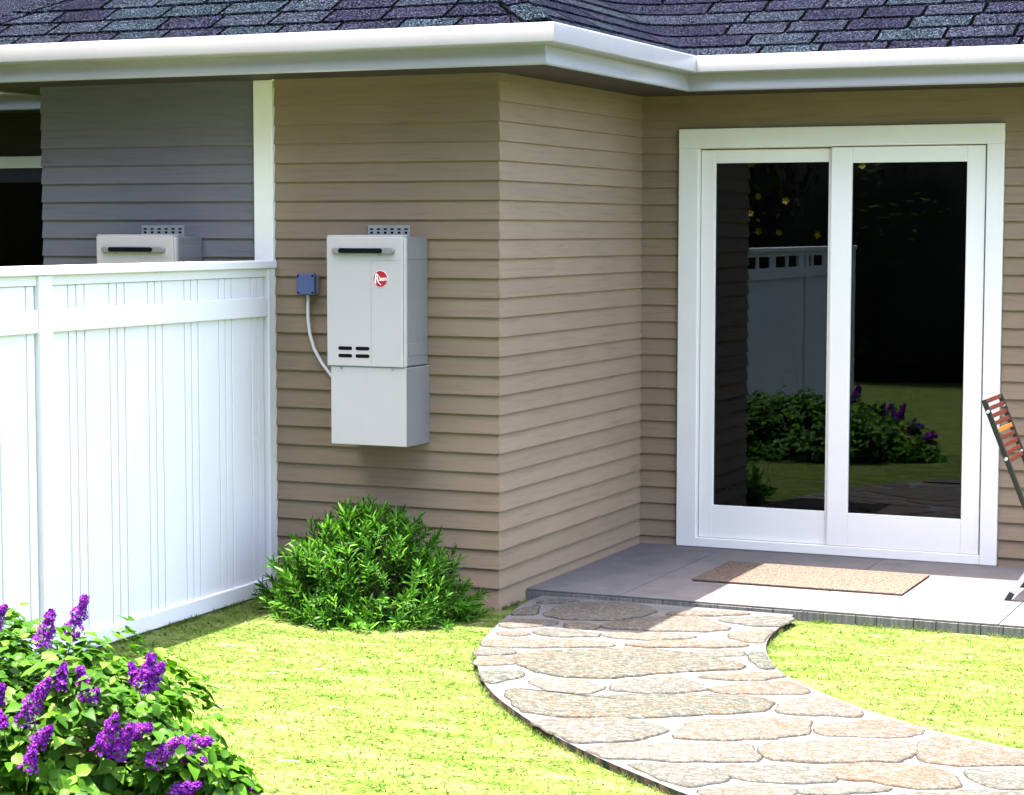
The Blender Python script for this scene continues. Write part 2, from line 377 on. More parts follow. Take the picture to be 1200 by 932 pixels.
ul.build('roof_underlay', M_UNDER, roof)
def shingle(rowpt, k, t0, t1, clip=None):
    """rowpt(D,t)->(x,y); solid wedge lying on the slope between course k and k+1"""
    g = .010; lift = .013+random.uniform(-.001, .003); nseg = max(1, int((t1-t0)/(.12 if t0 > .3 or t1 < -.3 or rowpt is not pBC else .02))); V = []
    for (Dd, hz) in ((k*EX, lift), ((k+1)*EX+.012, .0015)):
        for j in range(nseg+1):
            t = t0+g+(t1-t0-2*g)*j/nseg
            if clip: t = clip(Dd, t)
            x, y = rowpt(Dd, t); z = Z0+Dd*T
            V.append((x, y, z+hz)); V.append((x, y, z-.002))
    m = (nseg+1)*2; F = []
    for j in range(nseg):
        a = 2*j; F += [(a, a+2, m+a+2, m+a), (a, a+1, a+3, a+2), (m+a, m+a+2, m+a+3, m+a+1)]
    F += [(0, m, m+1, 1), (m-2, m-1, 2*m-1, 2*m-2)]
    mb = MB(); mb.add(V, F); return mb
A0 = XL-E0; A1 = E0
for k in range(7):
    t = A0-.31*((k*.37+.2) % 1)
    while t < A1:
        w = random.choice((.29, .31, .33, .32))
        if t+w > A0+k*EX+.15 and t < A1-k*EX-.15:
            shingle(lambda Dd, t: (t, -E0+Dd), k, t, t+w, lambda Dd, t: min(max(t, A0+Dd+.115), A1-Dd-.115)).build('shingle', M_SHING, roof)
        t += w
# roof of the recessed wing at left
wl = MB(); wl.add([(XL-6, D-E0, Z0), (XL-E0+.02, D-E0, Z0), (XL-E0+2.2, D-E0+2.2, Z0+2.2*T), (XL-6, D-E0+2.2, Z0+2.2*T)], [(0, 1, 2, 3)]); wl.build('roof_deck', M_SHING, roof)
for k in range(8):
    t = -D-.31*((k*.41+.3) % 1)
    while t < (4.2 if k < 7 else 3.4):
        w = random.choice((.31, .33, .35, .32))
        if -1.1 < t < .15: w = random.choice((.6, .7))
        if t+w > -D+.16:
            shingle(pBC, k, t, t+w, lambda Dd, t: max(t, -D+.13)+(Dd-k*EX)*max(-1, min(1, t/.25))).build('shingle', M_SHING, roof)
        t += w
def hipcap(sx, cx, k):
    # folded cap piece centred on the hip running inward from (cx,-E0)
    a = k*.16+.035; b = a+.19; wd = .105; V = []
    for (q, lz, ww) in ((a, .031, wd), (b, .020, wd)):
        c = (cx-sx*q, -E0+q, Z0+q*T)
        # one wing lies on the front slope, the other on the side slope
        V += [(c[0]-sx*ww, c[1]-.0, c[2]+lz-.012), (c[0], c[1], c[2]+lz), (c[0], c[1]+ww, c[2]+lz-.012)]
    V += [(x, y, z-.010) for x, y, z in V[:6]]
    F = [(0, 1, 4, 3), (1, 2, 5, 4), (6, 9, 10, 7), (7, 10, 11, 8), (0, 6, 7, 1), (1, 7, 8, 2), (3, 4, 10, 9), (4, 5, 11, 10), (0, 3, 9, 6), (2, 8, 11, 5)]
    mb = MB(); mb.add(V, F); return mb
for k in range(9):
    hipcap(1, E0, k).build('hip_cap', M_SHING, roof); hipcap(-1, XL-E0, k).build('hip_cap', M_SHING, roof)

# ---- sliding doors
def sliding(x0, x1, z0, z1, cw, dark=False, label=None):
    dr = empty('sliding_door', (x0, D, z0), parent=house, label=label)
    mt = M_DARKSASH if dark else M_SASH
    f = lambda a, b: (a[0]-x0, a[1]-D, a[2]-z0, b[0]-x0, b[1]-D, b[2]-z0)
    def bx(name, a, b, mat, bev=.003):
        q = f(a, b); return MB().box(q[:3], q[3:]).build(name, mat, dr, bevel=bev)
    yc = D-.034; yb = D+.10
    bx('casing', (x0, yc, z0), (x0+cw, D-.001, z1-cw*.93), M_WHITE); bx('casing', (x1-cw*.78, yc, z0), (x1, D-.001, z1-cw*.93), M_WHITE)
    bx('casing', (x0, yc-.002, z1-cw*.93), (x1, D-.001, z1), M_WHITE)
    ix0, ix1, iz1 = x0+cw, x1-cw*.78, z1-cw*.93
    # jamb and head behind the casing, sill below
    bx('door_frame', (ix0-.02, D, z0), (ix0+.004, yb, iz1), mt, .002); bx('door_frame', (ix1-.004, D, z0), (ix1+.02, yb, iz1), mt, .002)
    bx('door_frame', (ix0+.004, D, iz1-.004), (ix1-.004, yb, iz1+.03), mt, .002)
    bx('sill', (ix0, D-.030, z0), (ix1, yb, z0+.050), mt)
    mid = (ix0+ix1)/2-.03
    for (a, b, yf, wl, wr, inner) in ((ix0+.008, mid, D-.004, .080, .030, 0), (mid-.012, ix1-.008, D-.022, .112, .095, 1)):
        zt = iz1-(.010 if not inner else .006); zb = z0+.052; y1 = yf+.045
        bot = .180; top = .072 if not inner else .083
        bx('sash_stile', (a, yf, zb), (a+wl, y1, zt), mt); bx('sash_stile', (b-wr, yf, zb), (b, y1, zt), mt)
        bx('sash_rail', (a+wl, yf+.001, zb), (b-wr, y1-.001, zb+bot), mt, .002); bx('sash_rail', (a+wl, yf+.001, zt-top), (b-wr, y1-.001, zt), mt, .002)
        bx('glass_pane', (a+wl-.004, yf+.020, zb+bot-.004), (b-wr+.004, yf+.0202, zt-top+.004), M_GLASS, 0)
    return dr
sliding(DX0, DX1, .047, DZ1, .112, label='white framed sliding glass door with two tall panes')
sliding(XL-LW1, XL-LW0, .047, LZ1, .080, dark=True, label='dark sliding glass door under a pale head trim at far left')

# ---- room behind the glass
room = empty('room_interior', (0, 0, 0), kind='structure')
MB().box((.05, D+.14, -.04), (6.4, D+5.2, 0.03)).build('room_floor', M_FLOOR, room)
MB().box((.05, D+5.2, -.04), (6.4, D+5.3, 2.5)).build('room_back_wall', M_ROOM, room)
MB().box((-.05, D+.14, -.04), (.05, D+5.3, 2.5)).build('room_side_wall', M_ROOM, room)
MB().box((6.4, D+.14, -.04), (6.5, D+5.3, 2.5)).build('room_side_wall', M_ROOM, room)
MB().box((-.05, D+.14, 2.5), (6.5, D+5.3, 2.6)).build('room_ceiling', M_ROOM, room)
MB().box((XL-6, D+2.5, -.04), (XL+.05, D+2.6, 2.6)).build('room_back_wall', M_ROOM, room)
MB().box((XL-6, D+.14, 2.5), (XL+.05, D+2.6, 2.6)).build('room_ceiling', M_ROOM, room)
MB().box((XL-6, D+.14, -.04), (XL+.05, D+2.6, 0.0)).build('room_floor', M_FLOOR, room)
def sofa(x, y, w, rz, mat, label):
    s = empty('sofa', (x, y, .03), label, 'sofa'); s.rotation_euler.z = rz
    MB().box((-w/2+.16, -.40, .08), (w/2-.16, .38, .30)).build('seat_base', mat, s, bevel=.03)
    nc = 2 if w > 1.3 else 1; cw = (w-.36)/nc
    for i in range(nc):
        a = -w/2+.18+i*cw
        MB().box((a+.01, -.46, .305), (a+cw-.01, .20, .46)).build('seat_cushion', mat, s, bevel=.05)
        MB().box((a+.01, .14, .462), (a+cw-.01, .38, .92)).build('back_cushion', mat, s, bevel=.07)
    for sx in (-1, 1): MB().box((sx*w/2-(.16 if sx > 0 else 0), -.44, .06), (sx*w/2+(.16 if sx < 0 else 0), .42, .62)).build('armrest', mat, s, bevel=.05)
    MB().box((-w/2, .385, .06), (w/2, .50, .80)).build('back_frame', mat, s, bevel=.04)
    for sx in (-1, 1):
        for sy in (-.38, .40): MB().box((sx*(w/2-.1)-.03, sy-.03, 0), (sx*(w/2-.1)+.03, sy+.03, .055)).build('foot', M_FLOOR, s)
    return s
sofa(.95, D+2.3, 1.9, 0, M_SOFA, 'brown two seat sofa in the dark room behind the right pane')
# ============================================================ PATIO
patio = empty('patio', (0, 0, 0), kind='structure')
MB().box((.014, .315, GZ-.02), (6.3, D+.02, PZ-.010)).build('patio_slab', M_EDGE, patio)
xs = [.014, .50, 1.395, 2.30, 3.20, 4.1, 5.0, 5.9]; yy = [.308, .915, 1.500, D-.002]
for i in range(len(xs)-1):
    for j in range(3):
        g = .0022
        MB().box((xs[i]+g, yy[j]+(g if j else 0), PZ-.009), (xs[i+1]-g, yy[j+1]-g, PZ+random.uniform(-.0006, .0006))).build('paving_tile', M_TILE, patio, bevel=.002)
x = .014
while x < 6.2:     # weathered edging blocks along the front
    w = random.choice((.10, .17, .24, .15)); MB().box((x, .300+random.uniform(-.002, .002), GZ-.02), (x+w-.004, .3145, PZ-.011)).build('edging_block', M_EDGE, patio); x += w
dm = MB().box((-.53, -.307, 0), (.53, .307, .010)).build('doormat', M_MAT, bevel=.003, loc=(1.215, 1.14, PZ+.002))
tag(dm, 'rectangular tan coir doormat in front of the sliding glass door', 'doormat')

# ============================================================ STONE PATH
STONES = [[(0.171,0.129),(0.21,0.227),(0.318,0.211),(0.277,0.138),(0.197,0.1)],[(0.311,-0.135),(0.301,0.005),(0.356,0.128),(0.467,0.21),(0.603,0.23),(0.675,0.196),(0.752,0.101),(0.741,0.016),(0.706,-0.084),(0.676,-0.148),(0.593,-0.203),(0.498,-0.227),(0.399,-0.232),(0.336,-0.183)],[(0.188,-0.249),(0.172,-0.101),(0.202,0.035),(0.236,-0.097),(0.252,-0.185),(0.218,-0.235)],[(0.234,-0.491),(0.23,-0.346),(0.271,-0.31),(0.35,-0.327),(0.407,-0.302),(0.443,-0.388),(0.398,-0.441),(0.335,-0.507),(0.284,-0.514)],[(0.507,-0.393),(0.506,-0.319),(0.593,-0.298),(0.643,-0.332),(0.648,-0.396),(0.578,-0.427)],[(0.646,-0.308),(0.705,-0.192),(0.783,-0.066),(0.919,0.018),(1.015,0.037),(1.107,-0.081),(1.177,-0.139),(1.175,-0.206),(1.081,-0.28),(0.936,-0.323),(0.804,-0.349),(0.707,-0.359)],[(0.726,-0.502),(0.763,-0.454),(0.904,-0.402),(1.017,-0.384),(1.101,-0.389),(1.114,-0.436),(0.994,-0.509),(0.879,-0.55),(0.828,-0.552)],[(0.426,-0.575),(0.451,-0.506),(0.559,-0.48),(0.698,-0.525),(0.702,-0.576),(0.586,-0.617),(0.486,-0.619)],[(0.314,-0.675),(0.316,-0.624),(0.398,-0.605),(0.428,-0.645),(0.383,-0.693)],[(0.338,-0.928),(0.329,-0.846),(0.387,-0.785),(0.473,-0.751),(0.585,-0.712),(0.707,-0.668),(0.811,-0.683),(0.868,-0.729),(0.735,-0.818),(0.566,-0.884),(0.426,-0.945)],[(0.38,-1.055),(0.42,-1.004),(0.473,-0.98),(0.502,-1.001),(0.521,-1.071),(0.465,-1.103),(0.41,-1.12)],[(0.443,-1.192),(0.494,-1.141),(0.56,-1.134),(0.611,-1.196),(0.595,-1.257),(0.528,-1.302),(0.493,-1.302)],[(0.561,-1.425),(0.613,-1.366),(0.677,-1.365),(0.727,-1.404),(0.728,-1.474),(0.713,-1.55),(0.689,-1.603),(0.658,-1.591)],[(0.568,-1.088),(0.612,-0.992),(0.71,-0.919),(0.864,-0.821),(1.027,-0.742),(1.163,-0.747),(1.247,-0.806),(1.354,-0.816),(1.469,-0.867),(1.5,-0.918),(1.473,-0.993),(1.346,-1.068),(1.25,-1.137),(1.138,-1.248),(1.112,-1.304),(0.982,-1.361),(0.893,-1.366),(0.79,-1.341),(0.717,-1.284),(0.645,-1.205)],[(0.917,-0.653),(0.986,-0.575),(1.095,-0.517),(1.245,-0.481),(1.354,-0.463),(1.378,-0.503),(1.333,-0.553),(1.193,-0.615),(1.052,-0.672),(0.938,-0.688)],[(1.22,-0.692),(1.27,-0.64),(1.379,-0.602),(1.421,-0.69),(1.333,-0.753),(1.264,-0.768)],[(0.845,0.112),(0.927,0.175),(1.088,0.217),(1.184,0.213),(1.109,0.151),(0.987,0.095),(0.864,0.056)],[(1.103,0.042),(1.186,0.113),(1.299,0.198),(1.376,0.209),(1.394,0.024),(1.364,-0.023),(1.271,-0.044),(1.188,-0.023)],[(1.263,-0.344),(1.255,-0.235),(1.296,-0.152),(1.377,-0.105),(1.398,-0.257),(1.408,-0.378),(1.382,-0.404),(1.312,-0.379)],[(1.462,-0.691),(1.463,-0.633),(1.49,-0.612),(1.546,-0.749),(1.61,-0.878),(1.577,-0.911),(1.519,-0.817)],[(1.412,-1.136),(1.446,-1.098),(1.542,-1.031),(1.661,-0.99),(1.688,-1.048),(1.631,-1.125),(1.527,-1.163),(1.445,-1.173)],[(1.14,-1.462),(1.159,-1.352),(1.222,-1.281),(1.325,-1.218),(1.409,-1.287),(1.48,-1.361),(1.456,-1.425),(1.346,-1.498),(1.242,-1.526),(1.179,-1.519)],[(0.812,-1.489),(0.867,-1.456),(0.978,-1.424),(1.068,-1.46),(1.12,-1.512),(1.112,-1.574),(1.075,-1.614),(0.998,-1.624),(0.898,-1.598)],[(1.516,-1.345),(1.553,-1.245),(1.645,-1.171),(1.734,-1.122),(1.786,-1.159),(1.854,-1.229),(1.848,-1.28),(1.753,-1.338),(1.624,-1.383),(1.549,-1.383)],[(0.794,-1.715),(0.821,-1.67),(0.92,-1.692),(1.044,-1.693),(1.151,-1.654),(1.264,-1.587),(1.381,-1.528),(1.532,-1.468),(1.658,-1.437),(1.745,-1.446),(1.793,-1.495),(1.796,-1.616),(1.736,-1.688),(1.64,-1.746),(1.551,-1.822),(1.444,-1.892),(1.27,-1.961),(1.12,-2.006),(0.988,-1.975)],[(1.1,-2.117),(1.215,-2.032),(1.403,-1.961),(1.518,-2.024),(1.564,-2.074),(1.545,-2.171),(1.484,-2.265),(1.405,-2.307),(1.365,-2.351),(1.251,-2.281),(1.152,-2.186)],[(1.647,-2.139),(1.61,-1.948),(1.643,-1.854),(1.769,-1.792),(1.852,-1.747),(1.965,-1.697),(2.004,-1.745),(2.037,-1.899),(1.971,-1.99),(1.935,-2.026),(1.803,-2.1),(1.695,-2.132)],[(1.413,-2.408),(1.486,-2.311),(1.692,-2.233),(1.879,-2.144),(1.939,-2.24),(1.99,-2.33),(1.898,-2.396),(1.728,-2.452),(1.622,-2.468),(1.524,-2.493),(1.473,-2.465)],[(1.608,-2.555),(1.712,-2.509),(1.819,-2.498),(1.912,-2.529),(1.96,-2.589),(1.92,-2.687),(1.861,-2.724),(1.785,-2.672),(1.69,-2.615)],[(1.915,-2.467),(1.952,-2.427),(2.044,-2.392),(2.143,-2.36),(2.214,-2.353),(2.274,-2.45),(2.269,-2.504),(2.163,-2.551),(2.058,-2.58),(1.976,-2.547),(1.937,-2.517)],[(1.939,-2.768),(1.995,-2.699),(2.076,-2.64),(2.183,-2.621),(2.207,-2.704),(2.178,-2.793),(2.105,-2.868),(2.023,-2.829)],[(1.85,-1.623),(1.839,-1.459),(1.891,-1.373),(1.969,-1.355),(2.059,-1.424),(2.146,-1.514),(2.124,-1.576),(2.009,-1.603),(1.913,-1.625)],[(2.054,-1.766),(2.144,-1.654),(2.219,-1.578),(2.274,-1.597),(2.421,-1.715),(2.337,-1.814),(2.199,-1.871),(2.084,-1.878),(2.056,-1.821)],[(1.952,-2.163),(1.958,-2.102),(2.051,-2.034),(2.251,-1.932),(2.373,-1.905),(2.434,-1.989),(2.44,-2.131),(2.319,-2.203),(2.157,-2.275),(2.05,-2.291),(1.992,-2.248)],[(2.461,-1.977),(2.446,-1.833),(2.497,-1.763),(2.602,-1.797),(2.713,-1.846),(2.833,-1.926),(2.86,-2.001),(2.687,-2.083),(2.586,-2.116),(2.498,-2.106)],[(2.245,-2.321),(2.329,-2.242),(2.498,-2.197),(2.596,-2.232),(2.668,-2.339),(2.665,-2.391),(2.556,-2.456),(2.488,-2.458),(2.409,-2.419),(2.349,-2.457),(2.296,-2.417)],[(2.652,-2.189),(2.699,-2.145),(2.831,-2.106),(2.919,-2.142),(2.927,-2.275),(2.771,-2.35),(2.695,-2.27)],[(2.224,-2.648),(2.277,-2.585),(2.397,-2.515),(2.487,-2.509),(2.446,-2.566),(2.326,-2.635),(2.25,-2.658)],[(2.514,-2.601),(2.536,-2.548),(2.692,-2.457),(2.865,-2.381),(2.924,-2.42),(2.905,-2.535),(2.746,-2.657),(2.568,-2.684)]]
LE= [(0.095, 0.173), (0.121, -0.064), (0.18, -0.344), (0.243, -0.627), (0.305, -0.872), (0.408, -1.142), (0.521, -1.371), (0.639, -1.581), (0.787, -1.795), (0.932, -1.964), (1.185, -2.241), (1.481, -2.502), (1.693, -2.661), (1.965, -2.864)]
RE= [(1.362, 0.273), (1.388, -0.01), (1.41, -0.258), (1.456, -0.462), (1.52, -0.649), (1.605, -0.836), (1.707, -1.004), (1.843, -1.164), (2.012, -1.331), (2.148, -1.455), (2.283, -1.557), (2.425, -1.664), (2.623, -1.753), (2.782, -1.826)]
FLOW= [((-0.118, -3.231, 0.446), (-0.054, -3.231, 0.594)), ((-0.124, -3.387, 0.445), (-0.081, -3.387, 0.561)), ((-0.346, -3.355, 0.484), (-0.289, -3.355, 0.552)), ((0.017, -3.671, 0.276), (0.123, -3.671, 0.415)), ((0.054, -3.542, 0.348), (0.075, -3.542, 0.426)), ((0.16, -3.528, 0.308), (0.117, -3.528, 0.419)), ((0.243, -3.354, 0.318), (0.283, -3.354, 0.444)), ((0.205, -3.337, 0.339), (0.18, -3.337, 0.396)), ((0.235, -3.309, 0.325), (0.295, -3.309, 0.4)), ((-0.088, -3.678, 0.311), (-0.06, -3.678, 0.373)), ((0.261, -3.603, 0.182), (0.314, -3.603, 0.306)), ((0.301, -3.578, 0.169), (0.353, -3.578, 0.266)), ((0.386, -3.517, 0.128), (0.488, -3.517, 0.217)), ((0.425, -3.406, 0.158), (0.542, -3.406, 0.187)), ((0.437, -3.43, 0.127), (0.531, -3.43, 0.123)), ((0.08, -3.742, 0.136), (0.101, -3.742, 0.214)), ((0.087, -3.697, 0.207), (0.139, -3.697, 0.261)), ((0.444, -3.487, 0.021), (0.542, -3.487, 0.07)), ((0.49, -3.244, -0.046), (0.609, -3.244, -0.005)), ((0.304, -3.534, 0.208), (0.399, -3.534, 0.25)), ((-0.035, -3.719, 0.249), (-0.057, -3.719, 0.301))]

def smooth(P, it=2, closed=True):
    for _ in range(it):
        Q = []; n = len(P)
        for i in range(n if closed else n-1):
            a, b = P[i], P[(i+1) % n]; Q += [(a[0]*.75+b[0]*.25, a[1]*.75+b[1]*.25), (a[0]*.25+b[0]*.75, a[1]*.25+b[1]*.75)]
        P = Q if closed else [P[0]]+Q+[P[-1]]
    return P
LE2 = smooth(LE+[(2.6, -3.22), (3.5, -3.55), (5, -3.8), (8, -3.9)], 2, False); RE2 = smooth(RE+[(3.3, -2.05), (4.0, -2.25), (5, -2.4), (8, -2.5)], 2, False)
LE2[0] = (.105, .298); RE2[0] = (1.365, .298)
outline = LE2+RE2[::-1]
path = empty('stone_path', (0, 0, 0), kind='structure')
PT = .018
def inpoly(x, y, P):
    c = False; n = len(P)
    for i in range(n):
        (x1, y1), (x2, y2) = P[i], P[i-1]
        if (y1 > y) != (y2 > y) and x < (x2-x1)*(y-y1)/(y2-y1)+x1: c = not c
    return c
bm = bmesh.new()
vs = [bm.verts.new((x, y, PT)) for x, y in outline]; f = bm.faces.new(vs); bmesh.ops.triangulate(bm, faces=[f])
me = bpy.data.meshes.new('mortar_bed'); bm.to_mesh(me); bm.free(); me.materials.append(M_MORTAR)
mo = bpy.data.objects.new('mortar_bed', me); COL.objects.link(mo); mo.parent = path
if me.polygons[0].normal.z < 0: me.flip_normals()
eb = MB(); n = len(outline)
eb.v = [(x, y, PT-.0005) for x, y in outline]+[(x, y, GZ-.03) for x, y in outline]
eb.f = [(i, (i+1) % n, n+(i+1) % n, n+i) for i in range(n)]
eb.build('path_side', M_PEDGE, path)
def stone(P):
    P = smooth(P, 1); n = len(P); cx = sum(p[0] for p in P)/n; cy = sum(p[1] for p in P)/n
    wx = max(p[0] for p in P)-min(p[0] for p in P); wy = max(p[1] for p in P)-min(p[1] for p in P)
    P = [(cx+(x-cx)*(1+.040/wx), cy+(y-cy)*(1+.042/wy)) for x, y in P]
    area = abs(sum(P[i-1][0]*P[i][1]-P[i][0]*P[i-1][1] for i in range(n)))/2
    h = PT+random.uniform(.005, .009); mb = MB(); ins = min(.010, math.sqrt(area)*.06)
    Q = []
    for i in range(len(P)):
        a, b = P[i], P[(i+1) % len(P)]; k = max(1, int(math.hypot(a[0]-b[0], a[1]-b[1])/.028)); Q += [(a[0]+(b[0]-a[0])*j/k, a[1]+(b[1]-a[1])*j/k) for j in range(k)]
    P = [(x+.009*math.sin(41*x+23*y+7*cx)+random.uniform(-.0035, .0035), y+.007*math.sin(37*x-29*y+5*cy)+random.uniform(-.0035, .0035)) for x, y in Q]; n = len(P)
    def inset(q, d):
        r = math.hypot(q[0]-cx, q[1]-cy) or 1; return (q[0]+(cx-q[0])/r*d, q[1]+(cy-q[1])/r*d)
    V = [(x, y, PT-.004) for x, y in P]+[(*inset(p, .001), h-.003) for p in P]+[(*inset(p, ins), h+random.uniform(-.001, .001)) for p in P]+[(cx, cy, h+.001)]
    F = []
    for k in (0, 1): F += [(k*n+i, k*n+(i+1) % n, (k+1)*n+(i+1) % n, (k+1)*n+i) for i in range(n)]
    F += [(2*n+i, 2*n+(i+1) % n, 3*n) for i in range(n)]
    k = len(V); rg = []
    for i in range(n):
        x, y = P[i]; w = .0025+.003*abs(math.sin(9*x+31*y)); r = math.hypot(x-cx, y-cy) or 1; rg.append((x+(x-cx)/r*w, y+(y-cy)/r*w, PT+.0008))
    V += [(x, y, PT+.0008) for x, y in P]+rg; nf = len(F)
    F += [(k+i, k+n+i, k+n+(i+1) % n, k+(i+1) % n) for i in range(n)]
    me = bpy.data.meshes.new('flagstone'); me.from_pydata(V, [], F); me.materials.append(M_STONE); me.materials.append(M_DIRT)
    for i, pl in enumerate(me.polygons): pl.use_smooth = i < nf; pl.material_index = int(i >= nf)
    if me.polygons[nf-1].normal.z < 0: me.flip_normals()
    return inst('flagstone', me, path)
for P in STONES: stone(P)
# stones of the path beyond the picture
rs = random.Random(5); placed = [((sum(p[0] for p in P)/len(P)), (sum(p[1] for p in P)/len(P)), max(abs(p[0]-q[0]) for p in P for q in P)/2, max(abs(p[1]-q[1]) for p in P for q in P)/2) for P in STONES]
for _ in range(4000):
    x, y = rs.uniform(1.3, 5.6), rs.uniform(-3.9, -1.9); a, b = rs.uniform(.09, .22), rs.uniform(.045, .09)
    if y > -2.52+(x-2.2)*.36*0 and x < 2.95: continue
    if any(abs(x-px) < (a+pa+.02) and abs(y-py) < (b+pb+.02) for px, py, pa, pb in placed): continue
    Q = [(x+a*math.cos(t)*(1+.12*math.sin(3*t+x*9)), y+b*math.sin(t)*(1+.1*math.cos(2*t+y*7))) for t in [2*math.pi*i/10 for i in range(10)]]
    if not all(inpoly(qx, qy, outline) for qx, qy in Q): continue
    placed.append((x, y, a, b)); stone(Q)

# ============================================================ FENCE
fence = empty('fence', (XF, 0, 0), 'white vinyl privacy fence with grooved boards running out from the wall', 'fence')
def fbx(name, a, b, bev=.003, mat=None, **k): return MB().box((a[0]-XF, a[1], a[2]), (b[0]-XF, b[1], b[2])).build(name, mat or M_VINYL, fence, bevel=bev, **k)
posts = [-.045+.01, -1.873, -3.711, -5.76, -7.50]
fbx('post', (XF-.09, -.072, GZ-.05), (XF+.001, -.0125, 1.602))
for py in posts[1:]: fbx('post', (XF-.10, py-.045, GZ-.05), (XF+.001, py+.045, 1.602))
ends = [-.072]+[v for py in posts[1:] for v in (py+.045, py-.045)]
fbx('top_cap', (XF-.12, -7.56, 1.603), (XF+.014, -.0125, 1.640), .004)
fid = 0
for pi in range(4):
    a, b = ends[2*pi], ends[2*pi+1]      # a nearer the wall
    fbx('rail', (XF-.045, b+.001, 1.561), (XF-.012, a-.001, 1.6025), .002)
    fbx('rail', (XF-.045, b+.001, 1.366), (XF-.004, a-.001, 1.462), .004)
    fbx('rail', (XF-.045, b+.001, -.005), (XF-.004, a-.001, .070), .004)
    # boards: pattern wide, narrow, narrow with grooves, laid from the outer post towards the wall
    y = b+.0+(.14-.182 if pi == 0 else .02); q = 0
    while y < a-.01:
        w = (.182, .057, .0585)[q % 3]; y0, y1 = max(y+.0035, b+.001), min(y+w-.0035, a-.001); q += 1; y += w
        if y1-y0 < .012: continue
        zt = 1.56
        if pi >= 2 and q % 3 != 99:
            zt = 1.40
        fbx('plank', (XF-.040, y0, .03), (XF-.0225, y1, zt), .0035)
        fid += 1
    fbx('backing_sheet', (XF-.058, b, .02), (XF-.0415, a, 1.565 if pi < 2 else 1.40), 0)
    if pi >= 2:                            # open squares between short boards
        yy_ = b+.17
        while yy_ < a-.02:
            fbx('lattice_block', (XF-.040, yy_-.16, 1.463), (XF-.0225, min(yy_+.0, a-.001), 1.56), .002); 
            fbx('lattice_block', (XF-.040, min(yy_+.34, a-.03), 1.463), (XF-.0225, min(yy_+.40, a-.001), 1.56), .002); yy_ += .90

